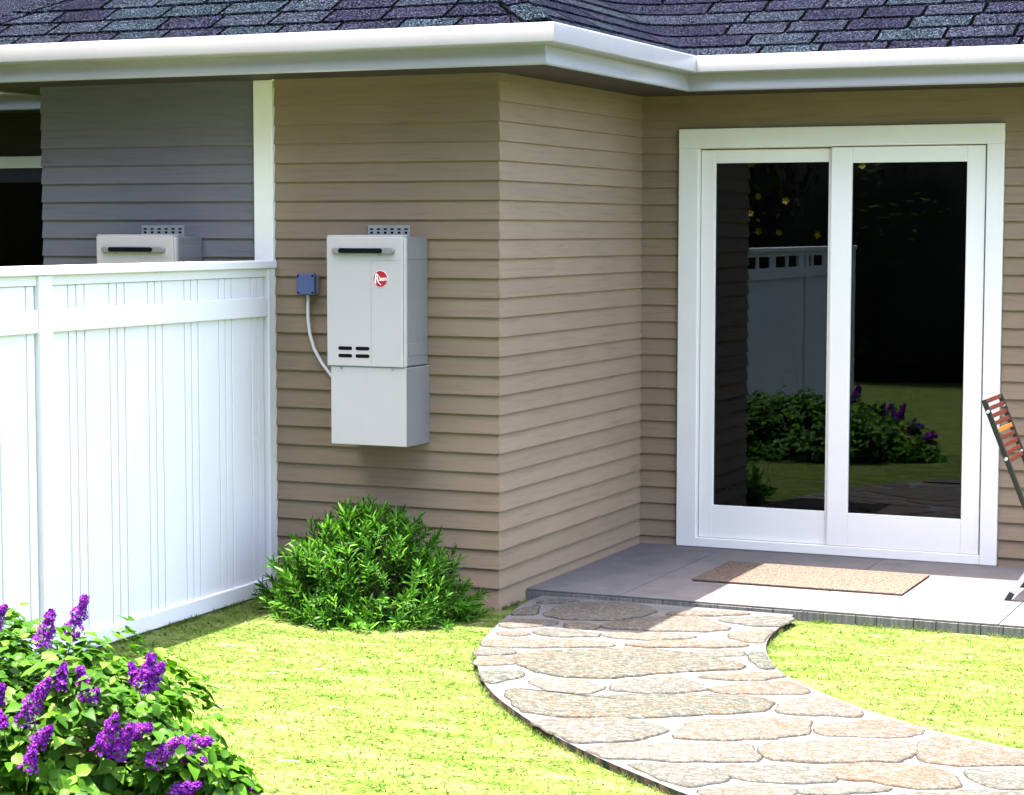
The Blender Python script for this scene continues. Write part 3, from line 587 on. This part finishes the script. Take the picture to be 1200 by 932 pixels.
# ============================================================ WATER HEATERS
def heater(X0, zoff, sx, label):
    h = empty('water_heater', (X0, 0, .772), label, 'water heater', 'tankless water heaters on the front wall')
    h.scale.x = sx
    def bx(name, a, b, mat, bev=.003, parent=h, **k): return MB().box(a, b).build(name, mat, parent, bevel=bev, **k)
    # local: x 0..0.412, y from 0 (wall) to -.265, z from 0 (bottom)
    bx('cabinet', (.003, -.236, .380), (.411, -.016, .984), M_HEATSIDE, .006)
    fc = bx('front_cover', (0, -.265, .377), (.400, -.2365, .986), M_HEAT, .004)
    bx('top_lip', (.004, -.262, .9865), (.396, -.20, .994), M_HEAT, .002)
    bx('cover_flange', (.4005, -.258, .379), (.4105, -.2365, .984), M_HEAT, .003)
    bx('pipe_cover', (.016, -.258, .004), (.414, -.006, .374), M_HEAT, .003)
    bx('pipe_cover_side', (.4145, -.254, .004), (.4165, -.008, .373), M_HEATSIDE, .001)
    bx('seam_strip', (.012, -.2605, .3745), (.410, -.240, .3795), M_VENT, .001)
    # raised door panel lines
    for (a, b) in (((.2355, -.2656, .385), (.2365, -.2651, .876)), ((.2355, -.2656, .876), (.392, -.2651, .877))): bx('panel_seam', a, b, M_VENT, 0)
    # exhaust slot with sloping plate
    cx, cz = .197, .921
    def stadium(w, r, n=8): return [(w/2-r+r*math.cos(t), r*math.sin(t)) for t in np.linspace(-math.pi/2, math.pi/2, n)]+[(-w/2+r+r*math.cos(t), r*math.sin(t)) for t in np.linspace(math.pi/2, 3*math.pi/2, n)]
    pv = MB(); pv.prism(stadium(.334, .0165), lambda p: (cx+p[0], -.264, cz+p[1]), lambda p: (cx+p[0]*.975, -.281, cz+p[1]*.8)); vp = pv.build('vent_plate', M_VENT, h, smooth=False, bevel=.003)
    pv = MB(); pv.prism(stadium(.232, .0115), lambda p: (cx-.01+p[0], -.2800, cz+p[1]), lambda p: (cx-.01+p[0], -.2822, cz+p[1])); pv.build('vent_opening', M_BLACK, vp)
    for dx in (-.09, .085): bx('screw', (cx+dx-.004, -.272, cz-.021), (cx+dx+.004, -.2655, cz-.014), M_VENT, .001)
    for ix in range(2):
        for iz in range(2):
            c = (.0975+ix*.092, .4615-iz*.0355)
            pv = MB(); pv.prism(stadium(.074, .0085), lambda p: (c[0]+p[0], -.2650, c[1]+p[1]), lambda p: (c[0]+p[0], -.2662, c[1]+p[1])); pv.build('louvre_slot', M_BLACK, h)
    for dx in (.075, .345): bx('screw', (dx-.004, -.268, .364), (dx+.004, -.2585, .371), M_VENT, .001)
    # side handles: embossed frames
    for zc in (.911, .459):
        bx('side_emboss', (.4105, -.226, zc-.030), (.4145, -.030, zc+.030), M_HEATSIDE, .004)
    # bracket on the wall
    br = MB().box((.090, -.0155, .960), (.316, -.0125, 1.040)).build('wall_bracket', M_BRK, h, bevel=.001)
    for k in range(6):
        xk = .110+k*.037
        bx('bracket_hole', (xk-.009, -.0162, 1.018), (xk+.009, -.0154, 1.026), M_BLACK, 0, br); bx('bracket_hole', (xk-.007, -.0162, 1.000), (xk+.007, -.0154, 1.010), M_BLACK, 0, br)
    MB().box((.076, -.030, .12), (.336, -.0125, .96)).build('wall_rail', M_BRK, h)
    # round red badge with the maker's name
    ang = [2*math.pi*i/40 for i in range(40)]
    pv = MB(); pv.prism([(.0385*math.cos(t), .0395*math.sin(t)) for t in ang], lambda p: (.286+p[0], -.2650, .790+p[1]), lambda p: (.286+p[0], -.2668, .790+p[1])); pv.build('badge_rim', M_LETTER, h)
    pv = MB(); pv.prism([(.0365*math.cos(t), .0375*math.sin(t)) for t in ang], lambda p: (.286+p[0], -.2666, .790+p[1]), lambda p: (.286+p[0], -.2676, .790+p[1])); bd = pv.build('badge', M_RED, h)
    for txt, size, off, sk_ in (('R', .058, (-.0305, -.0175), 0), ('heem', .030, (-.007, -.0085), .0)):
        cu = bpy.data.curves.new('txt', 'FONT'); cu.body = txt; cu.size = size; cu.extrude = .0006; cu.offset = .0006; cu.shear = .12
        cu.space_character = .86
        to = bpy.data.objects.new('txt', cu); COL.objects.link(to); dg = bpy.context.evaluated_depsgraph_get(); dg.update()
        me = bpy.data.meshes.new_from_object(to.evaluated_get(dg)); bpy.data.objects.remove(to)
        me.materials.clear(); me.materials.append(M_LETTER)
        xs_ = [v.co.x for v in me.vertices]; fit = (.025 if txt == 'R' else .0405)/(max(xs_)-min(xs_)); x0_ = min(xs_)
        for v in me.vertices: v.co.x = (v.co.x-x0_)*fit
        o = bpy.data.objects.new('lettering', me); COL.objects.link(o); o.parent = h
        o.rotation_euler = (R(90), 0, 0); o.location = (.286+off[0], -.2680, .790+off[1])
    # swash legs of the R
    MB().tube([(.286-.027+.004, -.2682, .790-.026), (.286-.024, -.2682, .790), (.286-.019, -.2682, .790+.028)], .0016, 6).build('lettering', M_LETTER, h)
    MB().tube([(.286-.020, -.2682, .790+.002), (.286-.010, -.2682, .790-.016), (.286+.004, -.2682, .790-.029)], .0017, 6).build('lettering', M_LETTER, h)
    return h
h1 = heater(-.771, 0, 1.0, 'white tankless water heater with red round badge on the taupe wall')
def retitle(o): pass
h2 = copy_tree(h1); h2.location.x = -2.072; h2.scale.x = 1.12; h2['label'] = 'white tankless water heater on the grey wall, mostly hidden behind the fence'
# junction box and cable
jb = empty('junction_box', (-1.045, 0, 1.475), 'small blue and pale grey junction box beside the taupe wall heater', 'junction box')
MB().box((.004, -.048, .004), (.098, -.0125, .100)).build('box_body', M_GREYPL, jb, bevel=.006)
cv = MB().box((0, -.074, 0), (.101, -.0485, .104)).build('box_cover', M_BLUE, jb, bevel=.006)
for a in (.011, .090):
    for b in (.011, .093): MB().box((a-.005, -.0755, b-.005), (a+.005, -.0735, b+.005)).build('corner_screw', M_BLACK, jb, bevel=.001)
cb = MB(); pts = [(-1.000, -.034, 1.480), (-1.001, -.036, 1.42), (-1.000, -.036, 1.35), (-.990, -.036, 1.28), (-.968, -.036, 1.212), (-.925, -.036, 1.142), (-.865, -.038, 1.075), (-.80, -.042, 1.025), (-.752, -.045, 1.0)]
PP = [Vector(p) for p in pts]
cb.tube([tuple(PP[i].lerp(PP[i+1], k/3)) for i in range(len(PP)-1) for k in range(3)]+[pts[-1]], .0085, 10)
tag(cb.build('power_cable', M_CABLE, smooth=True), 'white cable curving from the blue box down to the heater', 'cable')

# ============================================================ FOLDING CHAIR
ch = empty('folding_chair', (2.45, 1.1, PZ), 'dark framed folding chair with red brown wooden slats at the right edge', 'chair')
def loc(p): return (p[0]-2.45, p[1]-1.1, p[2]-PZ)
def bar(name, pts, w, t, mat, bev=.002):
    """flat bar: width w across (in x-z plane), thickness t in y"""
    mb = MB(); P = [Vector(loc(p)) for p in pts]; V = []; F = []
    for i, p in enumerate(P):
        tg = (P[min(i+1, len(P)-1)]-P[max(i-1, 0)]); tg.y = 0; tg.normalize(); nn = Vector((-tg.z, 0, tg.x))
        for s_, q in ((-1, -1), (1, -1), (1, 1), (-1, 1)): V.append(p+nn*s_*w/2+Vector((0, q*t/2, 0)))
    for i in range(len(P)-1):
        for j in range(4): F.append((4*i+j, 4*i+(j+1) % 4, 4*i+4+(j+1) % 4, 4*i+4+j))
    F += [(0, 1, 2, 3), tuple(4*(len(P)-1)+k for k in (3, 2, 1, 0))]
    mb.add(V, F); return mb.build(name, mat, ch, bevel=bev)
for yy_ in (.90, 1.30):
    bar('back_rail', [(2.103, yy_, .995), (2.295, yy_, .52), (2.43, yy_, .27), (2.60, yy_, .075)], .024, .018, M_RAIL)
    MB().box(loc((2.585, yy_-.014, PZ+.002)), loc((2.63, yy_+.014, .080))).build('rubber_foot', M_RUBBER, ch, bevel=.003)
    bar('rear_leg', [(2.245, yy_+.022, .072), (2.50, yy_+.022, .47)], .024, .02, M_SILVER)
    mbf = MB(); mbf.prism([(2.213, PZ+.002), (2.244, PZ+.002), (2.262, .078), (2.238, .090)], lambda p: loc((p[0], yy_+.007, p[1])), lambda p: loc((p[0], yy_+.037, p[1]))); mbf.build('rubber_foot', M_RUBBER, ch)
    for zz in (.94, .72):
        xx = 2.103+(.995-zz)*.404; MB().tube([loc((xx, yy_-.016, zz)), loc((xx, yy_-.008, zz))], .008, 10).build('bolt', M_SILVER, ch)
for k in range(9):
    zz = .985-k*.0345; xx = 2.103+(.995-zz)*.404
    V = Vector((.375, 0, -.927)); N = Vector((.927, 0, .375)); mb = MB()
    c = Vector((xx, 1.1, zz)); a, b = .0105, .007
    q = [c+V*sa*a+N*sb*b for sa, sb in ((-1, -1), (1, -1), (1, 1), (-1, 1))]
    mb.add([loc((v.x, y_, v.z)) for y_ in (.912, 1.288) for v in q], [(0, 1, 2, 3), (7, 6, 5, 4), (0, 4, 5, 1), (1, 5, 6, 2), (2, 6, 7, 3), (3, 7, 4, 0)])
    mb.build('back_slat', M_SLATO if k == 4 else M_SLAT, ch, bevel=.002, **({'label': 'bright orange slat'} if k == 4 else {}))
for k in range(10):
    xx = 2.32+k*.042; MB().box(loc((xx, .915, .462)), loc((xx+.03, 1.285, .476))).build('seat_slat', M_SLAT, ch, bevel=.002)
for yy_ in (.905, 1.275): MB().box(loc((2.30, yy_, .440)), loc((2.75, yy_+.02, .461))).build('seat_rail', M_RAIL, ch, bevel=.002)
MB().tube([loc((2.33, .92, .21)), loc((2.33, 1.31, .21))], .006, 8).build('cross_bar', M_SILVER, ch)

# ============================================================ LAWN GRASS
def pts_in(P, X, Y):
    c = np.zeros(len(X), bool); n = len(P)
    for i in range(n):
        (x1, y1), (x2, y2) = P[i], P[i-1]
        with np.errstate(all='ignore'): h = ((y1 > Y) != (y2 > Y)) & (X < (x2-x1)*(Y-y1)/(y2-y1)+x1)
        c ^= h
    return c
NB = 60000
X = RNG.uniform(-1.19, 4.6, NB); Y = RNG.uniform(-4.3, .30, NB)
ok = ~pts_in(outline, X, Y) & ~((X < .02) & (Y > -.02)) & (Y < .296)
ok &= (Y > -3.9+.0*X) & (X-2.9*0 < 4.6)
X, Y = X[ok], Y[ok]; n = len(X)
th = RNG.uniform(0, 2*np.pi, n); ln = RNG.uniform(.014, .042, n); tilt = RNG.uniform(1.15, 1.5, n); wd = RNG.uniform(.0014, .0030, n)
hh = np.clip(ln*np.cos(tilt)*.6+.002, .002, .009); dx = np.cos(th)*ln*np.sin(tilt); dy = np.sin(th)*ln*np.sin(tilt)
# keep blades off the path and patio edges
sx, sy = -np.sin(th)*wd, np.cos(th)*wd
z0 = np.full(n, GZ)
base = np.stack([X, Y, z0], 1); V = np.empty((n, 4, 3)); s = np.stack([sx, sy, np.zeros(n)], 1)
mid = np.stack([X+dx*.5, Y+dy*.5, z0+hh*1.0], 1); tip = np.stack([X+dx, Y+dy, z0+hh*.75+.002], 1)
V[:, 0] = base-s; V[:, 1] = base+s; V[:, 2] = mid+s*.8; V[:, 3] = mid-s*.8
V2 = np.empty((n, 5, 3)); V2[:, :4] = V; V2[:, 4] = tip
idx = np.arange(n)*5
F3 = np.concatenate([np.stack([idx, idx+1, idx+2], 1), np.stack([idx, idx+2, idx+3], 1), np.stack([idx+3, idx+2, idx+4], 1)])
gr = bpy.data.objects.new('lawn_grass', np_mesh('lawn_grass', V2.reshape(-1, 3), F3, M_BLADE)); COL.objects.link(gr); tag(gr, kind='stuff')
# longer tufts where the mower does not reach: along the path, the fence, the wall and the patio
lines = [(LE2, 1, 1), (RE2[1:], -1, 1), ([(XF+.012, -.02), (XF+.012, -7.4)], 1, 1), ([(-1.1, -.022), (.0, -.022)], 0, -1), ([(.022, 0), (.022, .28)], 1, 0), ([(1.45, .288), (6, .288)], 0, -1)]
bx, by = [], []
rt_ = random.Random(9)
for P, *_ in lines:
    for a, b in zip(P[:-1], P[1:]):
        l_ = math.hypot(b[0]-a[0], b[1]-a[1]); nx, ny = (b[1]-a[1])/(l_ or 1), -(b[0]-a[0])/(l_ or 1)
        for _ in range(int(l_*520)):
            u = rt_.random(); o_ = rt_.gauss(0, .012)
            bx.append(a[0]+(b[0]-a[0])*u+nx*o_); by.append(a[1]+(b[1]-a[1])*u+ny*o_)
bx, by = np.array(bx), np.array(by)
okk = ~pts_in(outline, bx, by) & (by < .297) & ~((bx < .018) & (by > -.018)) & (bx > XF+.002) & ((np.sin(bx*23+by*17)+np.sin(bx*9-by*31)) > -.5)
bx, by = bx[okk], by[okk]; n = len(bx)
th = RNG.uniform(0, 2*np.pi, n); ln = RNG.uniform(.012, .034, n); tilt = RNG.uniform(.15, .9, n); wd = RNG.uniform(.0011, .0020, n)
b0 = np.stack([bx, by, np.full(n, GZ)], 1); s = np.stack([-np.sin(th)*wd, np.cos(th)*wd, np.zeros(n)], 1)
dv = np.stack([np.cos(th)*ln*np.sin(tilt), np.sin(th)*ln*np.sin(tilt), ln*np.cos(tilt)], 1)
V2 = np.empty((n, 5, 3)); V2[:, 0] = b0-s; V2[:, 1] = b0+s; V2[:, 2] = b0+dv*.55+s*.8; V2[:, 3] = b0+dv*.55-s*.8; V2[:, 4] = b0+dv+np.stack([dv[:, 0]*.3, dv[:, 1]*.3, -ln*.12], 1)
idx = np.arange(n)*5
F3 = np.concatenate([np.stack([idx, idx+1, idx+2], 1), np.stack([idx, idx+2, idx+3], 1), np.stack([idx+3, idx+2, idx+4], 1)])
eg = bpy.data.objects.new('edge_grass', np_mesh('edge_grass', V2.reshape(-1, 3), F3, M_BLADE)); COL.objects.link(eg); tag(eg, kind='stuff')
st = MB(); rs = random.Random(3)
for _ in range(150):
    x, y = rs.uniform(-1.1, 4), rs.uniform(-3.6, .2)
    if inpoly(x, y, outline) or (x < .05 and y > -.1): continue
    a = rs.uniform(0, 6.28); l_ = rs.uniform(.03, .09) if rs.random() < .9 else .17; c = rs.uniform(-1, 1)*.3
    P = [(x+math.cos(a+c*k/4)*l_*k/4, y+math.sin(a+c*k/4)*l_*k/4, GZ+.013+.003*math.sin(k)) for k in range(5)]
    if any(inpoly(q[0], q[1], outline) or q[1] > .28 for q in P): continue
    st.tube(P, .0012, 3, .0006)
st.build('dry_straw', M_STRAW, kind='stuff')

# ============================================================ SHRUB WITH NARROW LEAVES
def leafset(n, length, width, spread, seg=.11):
    """whorl of narrow bent leaves along a short shoot on +Z; returns verts (n,5,3) faces"""
    vs = []; fs = []
    for i in range(n):
        h = seg*(i/n)**.8; a = i*2.39996+random.uniform(-.3, .3); el = random.uniform(.25, .75)+.5*(i/n)
        l_ = length*random.uniform(.65, 1.1); d = Vector((math.cos(a)*math.cos(el), math.sin(a)*math.cos(el), math.sin(el)))
        s = Vector((-math.sin(a), math.cos(a), 0)); o = Vector((0, 0, h)); k = len(vs)
        dr = Vector((0, 0, -l_*random.uniform(.05, .3)))
        for (t, w) in ((0, .25), (.35, 1), (.7, .8)):
            p = o+d*l_*t+dr*t*t; vs += [p-s*w*width/2, p+s*w*width/2]
        vs.append(o+d*l_+dr)
        fs += [(k, k+1, k+3, k+2), (k+2, k+3, k+5, k+4), (k+4, k+5, k+6)]
    return vs, fs
def shoot_mesh():
    vs, fs = leafset(24, .068, .0100, 1, .13); mb = MB(); mb.v = [tuple(v) for v in vs]; mb.f = list(fs)
    me = bpy.data.meshes.new('sprig'); me.from_pydata(mb.v, [], mb.f); me.materials.append(M_YEW); return me
sprigs = [shoot_mesh() for _ in range(7)]
shrub = empty('evergreen_shrub', (-.50, -.36, GZ), 'dense dark green shrub with narrow leaves against the taupe wall', 'shrub')
stem = MB(); sc = 0; extra_v = []; extra_f = []
def envelope(a, z):       # radius of the crown at height z in direction a
    t = max(0., 1-(z/.52)**1.3); rx, ry = .535, .40
    return 1/math.sqrt((math.cos(a)/rx)**2+(math.sin(a)/ry)**2)*t**.62
k = 0; tries = 0
while k < 600 and tries < 20000:
    tries += 1
    a = random.uniform(0, 2*math.pi); z = -.0+.49*random.random()**1.45; r_ = envelope(a, z)*random.choice((1, 1, .92, .8, .6))*random.uniform(.84, 1.12)
    x, y = math.cos(a)*r_, math.sin(a)*r_
    if y > .30: continue
    p = Vector((x, y, z+.0)); d = Vector((x*1.0, y*1.0, .30+z*.9)); d += Vector([random.gauss(0, .16) for _ in range(3)]); d.normalize()
    if y > .15: d.y = min(d.y, .0); d.normalize()
    s_ = random.uniform(.7, 1.15)
    mw = Matrix.Translation(p-d*.10) @ d.to_track_quat('Z', 'Y').to_matrix().to_4x4() @ Matrix.Rotation(random.uniform(0, 6.28), 4, 'Z') @ Matrix.Scale(s_, 4)
    if k < 290 and y < .1: inst('sprig', random.choice(sprigs), shrub, mw)
    else:
        me = random.choice(sprigs); b0 = len(extra_v); extra_v += [tuple(mw @ v.co) for v in me.vertices]; extra_f += [tuple(i+b0 for i in pl.vertices) for pl in me.polygons]
    if k % 6 == 0: stem.tube([(x*.08, y*.08, 0), (x*.4, y*.4, z*.45), tuple(p-d*.08)], .006, 5, .002)
    k += 1
mb = MB(); mb.v = extra_v; mb.f = extra_f
me = bpy.data.meshes.new('foliage'); me.from_pydata(extra_v, [], extra_f); me.materials.append(M_YEW)
inst('foliage', me, shrub, kind='stuff'); stem.build('stem', M_STEM, shrub)

# ============================================================ LILAC
def lilac_leaf():
    ln, w = .062, .043; rows = [(0, .02), (.12, .62), (.30, 1.0), (.55, .80), (.80, .36), (1, .0)]; vs = []; fs = []
    droop = random.uniform(.1, .35)
    for t, ww in rows:
        z = -droop*ln*t*t; vs += [(t*ln, -ww*w/2, z+ww*.006), (t*ln, 0, z), (t*ln, ww*w/2, z+ww*.006)]
    for i in range(len(rows)-1): fs += [(3*i, 3*i+3, 3*i+4, 3*i+1), (3*i+1, 3*i+4, 3*i+5, 3*i+2)]
    return vs, fs
lil = empty('lilac_bush', (-.60, -3.30, GZ), 'lilac bush with bright green leaves and purple flower spikes at lower left', 'bush')
LC = Vector((-.60, -3.30, 0.)); RX, RY, RZ = 1.05, .58, .455
leafs = []; leafdata = [lilac_leaf() for _ in range(6)]
for vs, fs in leafdata:
    me = bpy.data.meshes.new('leaf'); me.from_pydata(vs, [], fs); me.materials.append(M_LILLEAFO); me.shade_smooth(); leafs.append(me)
cand = []
CAMP = Vector((3.9765, -8.9214, 1.7895))
for _ in range(1650):
    # clusters: a twig end with 4-7 leaves round it
    u = random.uniform(-.15, 1); a = random.uniform(0, 2*math.pi); c_ = math.sqrt(max(0, 1-u*u)); q = random.choice((1.0, 1.0, .97, .9, .78))*random.uniform(.90, 1.04)
    lump = 1+.09*math.sin(5*a+7*u)+.07*math.sin(11*a+3+5*u)+random.uniform(-.05, .07)
    p = LC+Vector((RX*c_*math.cos(a), RY*c_*math.sin(a), RZ*u))*q*lump
    if _ % 9 == 0: p = Vector((.30+.30*c_*math.cos(a)*q, -3.30+.20*c_*math.sin(a)*q, .0+.11*u*q))
    if p.z < .0: continue
    nrm = Vector((c_*math.cos(a)/RX, c_*math.sin(a)/RY, u/RZ)).normalized(); up_ = (nrm+Vector((0, 0, .7))).normalized()
    side = up_.orthogonal().normalized(); nl = random.randint(4, 7); ph = random.uniform(0, 6.28)
    for j in range(nl):
        th_ = ph+j*2*math.pi/nl+random.uniform(-.4, .4); el = random.uniform(-.35, .5)
        d = (Matrix.Rotation(th_, 3, up_) @ side)*math.cos(el)+up_*math.sin(el); zax = (up_-d*up_.dot(d)).normalized(); zax = (zax+Vector([random.gauss(0, .25) for _ in range(3)])).normalized()
        yax = zax.cross(d).normalized(); zax = d.cross(yax)
        s_ = random.uniform(.6, 1.12); m3 = Matrix((d*s_, yax*s_, zax*s_)).transposed().to_4x4()
        m3.translation = p+d*.010+up_*random.uniform(-.03, .02)-LC-Vector((0, 0, GZ)); face = q-(0 if (p-LC).dot(CAMP-LC) > 0 else 1)
        cand.append((face+random.uniform(0, .02), m3, random.randrange(6)))
cand.sort(key=lambda c: -c[0]); EV = []; EF = []
for i, (q, m3, k) in enumerate(cand):
    if i < 300: inst('leaf', leafs[k], lil, m3)
    else:
        vs, fs = leafdata[k]; b0 = len(EV); EV += [tuple(m3 @ Vector(v)) for v in vs]; EF += [tuple(x+b0 for x in f) for f in fs]
me = bpy.data.meshes.new('foliage'); me.from_pydata(EV, [], EF); me.materials.append(M_LILLEAF); me.shade_smooth(); inst('foliage', me, lil, kind='stuff')
br = MB()
for _ in range(26):
    a = random.uniform(0, 6.28); u = random.uniform(.2, .95); c_ = math.sqrt(1-u*u)
    e = Vector((RX*c_*math.cos(a), RY*c_*math.sin(a), RZ*u))*.93; br.tube([(e.x*.06, e.y*.06, 0), (e.x*.4, e.y*.4, e.z*.6), tuple(e)], .010, 5, .003)
br.build('branch', M_STEM, lil)
def panicle(a, b, j):
    a, b = Vector(a), Vector(b); ax = (b-a); ln = ax.length; ax.normalize(); s1 = ax.orthogonal().normalized(); s2 = ax.cross(s1)
    vs = []; fs = []; R0 = max(.017, min(.031, ln*.29)); nf = int(90+ln*1300)
    o = a-LC-Vector((0, 0, GZ))
    for i in range(nf):
        t = random.random()**.9*1.02-.12; prof_ = R0*(1.05-max(t, 0)**1.3*.88)*(.9+.25*math.sin(t*17+j))
        th_ = random.uniform(0, 6.28); rr = prof_*random.uniform(.75, 1.1); rd = s1*math.cos(th_)+s2*math.sin(th_)
        c = o+ax*ln*t+rd*rr; nn = (rd+ax*.5+Vector([random.gauss(0, .3) for _ in range(3)])).normalized(); e1 = nn.orthogonal().normalized(); e2 = nn.cross(e1)
        ps = random.uniform(.0055, .0085); rot = random.uniform(0, 1.57)
        for q in range(4):
            aa = rot+q*math.pi/2; dd = e1*math.cos(aa)+e2*math.sin(aa); pp = e1*math.cos(aa+1.57)+e2*math.sin(aa+1.57); k = len(vs)
            vs += [c, c+dd*ps*.6+pp*ps*.45+nn*.001, c+dd*ps*1.1+nn*.0028, c+dd*ps*.6-pp*ps*.45+nn*.001]; fs.append((k, k+1, k+2, k+3))
    me = bpy.data.meshes.new('flower_spike'); me.from_pydata([tuple(v) for v in vs], [], fs); me.materials.append(M_PETAL)
    f_ = inst('flower_spike', me, lil)
    MB().tube([tuple(o-ax*.05-Vector((0, 0, .03))), tuple(o), tuple(o+ax*ln*.85)], .0022, 5, .001).build('stalk', M_GSTEM, f_)
for j, (a, b) in enumerate(FLOW): panicle(a, b, j)

# ============================================================ TREES AROUND THE YARD (seen in the glass, shading the low sky)
def tree_mesh(seed, h):
    r = np.random.default_rng(seed); nl = 14000
    cl = r.normal(size=(46, 3)); cl /= np.linalg.norm(cl, axis=1)[:, None]; cl *= r.uniform(.45, .95, (46, 1)); cl[:, 2] = cl[:, 2]*.85
    ci = r.integers(0, 46, nl); p = r.normal(size=(nl, 3)); p /= np.linalg.norm(p, axis=1)[:, None]; p = cl[ci]+p*r.uniform(.15, .30, (nl, 1))
    c = p*np.array([2.1, 2.1, h*.55])+np.array([0, 0, h*.45])
    u = r.normal(size=(nl, 3)); u /= np.linalg.norm(u, axis=1)[:, None]; w = np.cross(u, r.normal(size=(nl, 3))); w /= np.linalg.norm(w, axis=1)[:, None]
    a = r.uniform(.035, .065, (nl, 1)); V = np.stack([c-u*a*1.3, c+w*a*.5, c+u*a*1.3, c-w*a*.5], 1).reshape(-1, 3)
    return np_mesh('crown', V, np.arange(nl*4).reshape(-1, 4), M_DTREE)
tm = [tree_mesh(s, 6.5) for s in (1, 2, 3)]
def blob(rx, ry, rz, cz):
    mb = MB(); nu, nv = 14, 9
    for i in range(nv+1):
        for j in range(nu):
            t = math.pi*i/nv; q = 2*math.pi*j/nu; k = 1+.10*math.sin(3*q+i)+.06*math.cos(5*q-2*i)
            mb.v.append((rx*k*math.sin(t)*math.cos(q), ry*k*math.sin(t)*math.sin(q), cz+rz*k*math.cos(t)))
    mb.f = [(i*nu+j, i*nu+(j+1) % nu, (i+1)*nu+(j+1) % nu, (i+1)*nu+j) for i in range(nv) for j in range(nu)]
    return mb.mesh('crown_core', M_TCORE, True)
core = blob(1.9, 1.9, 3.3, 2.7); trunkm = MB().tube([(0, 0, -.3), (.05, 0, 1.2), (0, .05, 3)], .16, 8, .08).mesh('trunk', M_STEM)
spots = [(-6.5, -1.5), (-7.6, -4.3), (-8.4, -7.4), (-8.0, -10.6), (-6.6, -13.3), (-4.2, -15.0), (-1.4, -15.6), (1.5, -16.0), (4.4, -16.2), (7.4, -16.0), (-9.5, 1.5), (-11.5, -5.8), (-11, -9.5)]
for i, (x, y) in enumerate(spots):
    t = empty('tree', (x, y, GZ), ('dark tree behind the white fence on the grey house side' if y > -9 and x > -9 else 'dark tree at the far end of the lawn facing the glass door' if y < -12 else 'dark tree in the second row beyond the white fence'), 'tree', 'trees round the yard')
    t.rotation_euler.z = i*1.9; sc_ = 1+.12*math.sin(i*2.3); t.scale = (sc_*1.35, sc_*1.35, sc_*(2.0 if y < -10 else 1.6))
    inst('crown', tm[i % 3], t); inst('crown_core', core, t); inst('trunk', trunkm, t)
fl = MB()
for q in range(5):
    a = q*2*math.pi/5; fl.add([(0, 0, 0), (.035*math.cos(a-.5), .035*math.sin(a-.5), .012), (.05*math.cos(a), .05*math.sin(a), .015), (.035*math.cos(a+.5), .035*math.sin(a+.5), .012)], [(0, 1, 2, 3)])
flm = fl.mesh('blossom', M_YEL); bush = empty('flowering_shrub', (-1.8, -12.2, GZ), 'tall dark shrub with yellow blossoms, reflected in the door glass', 'shrub')
rs = random.Random(11)
inst('crown', tm[1], bush, Matrix.Diagonal((1.15, .6, .72, 1))); inst('crown_core', core, bush, Matrix.Diagonal((1.15, .6, .72, 1)))
for _ in range(26):
    x, z = rs.uniform(-2.0, 2.0), rs.uniform(1.2, 3.6); y = 1.28*math.sqrt(max(0, 1-(x/2.4)**2))
    mw = Matrix.Translation((x, y, z)) @ Matrix.Rotation(R(-90)+rs.uniform(-.4, .4), 4, 'X') @ Matrix.Rotation(rs.uniform(0, 6), 4, 'Z'); inst('blossom', flm, bush, mw)
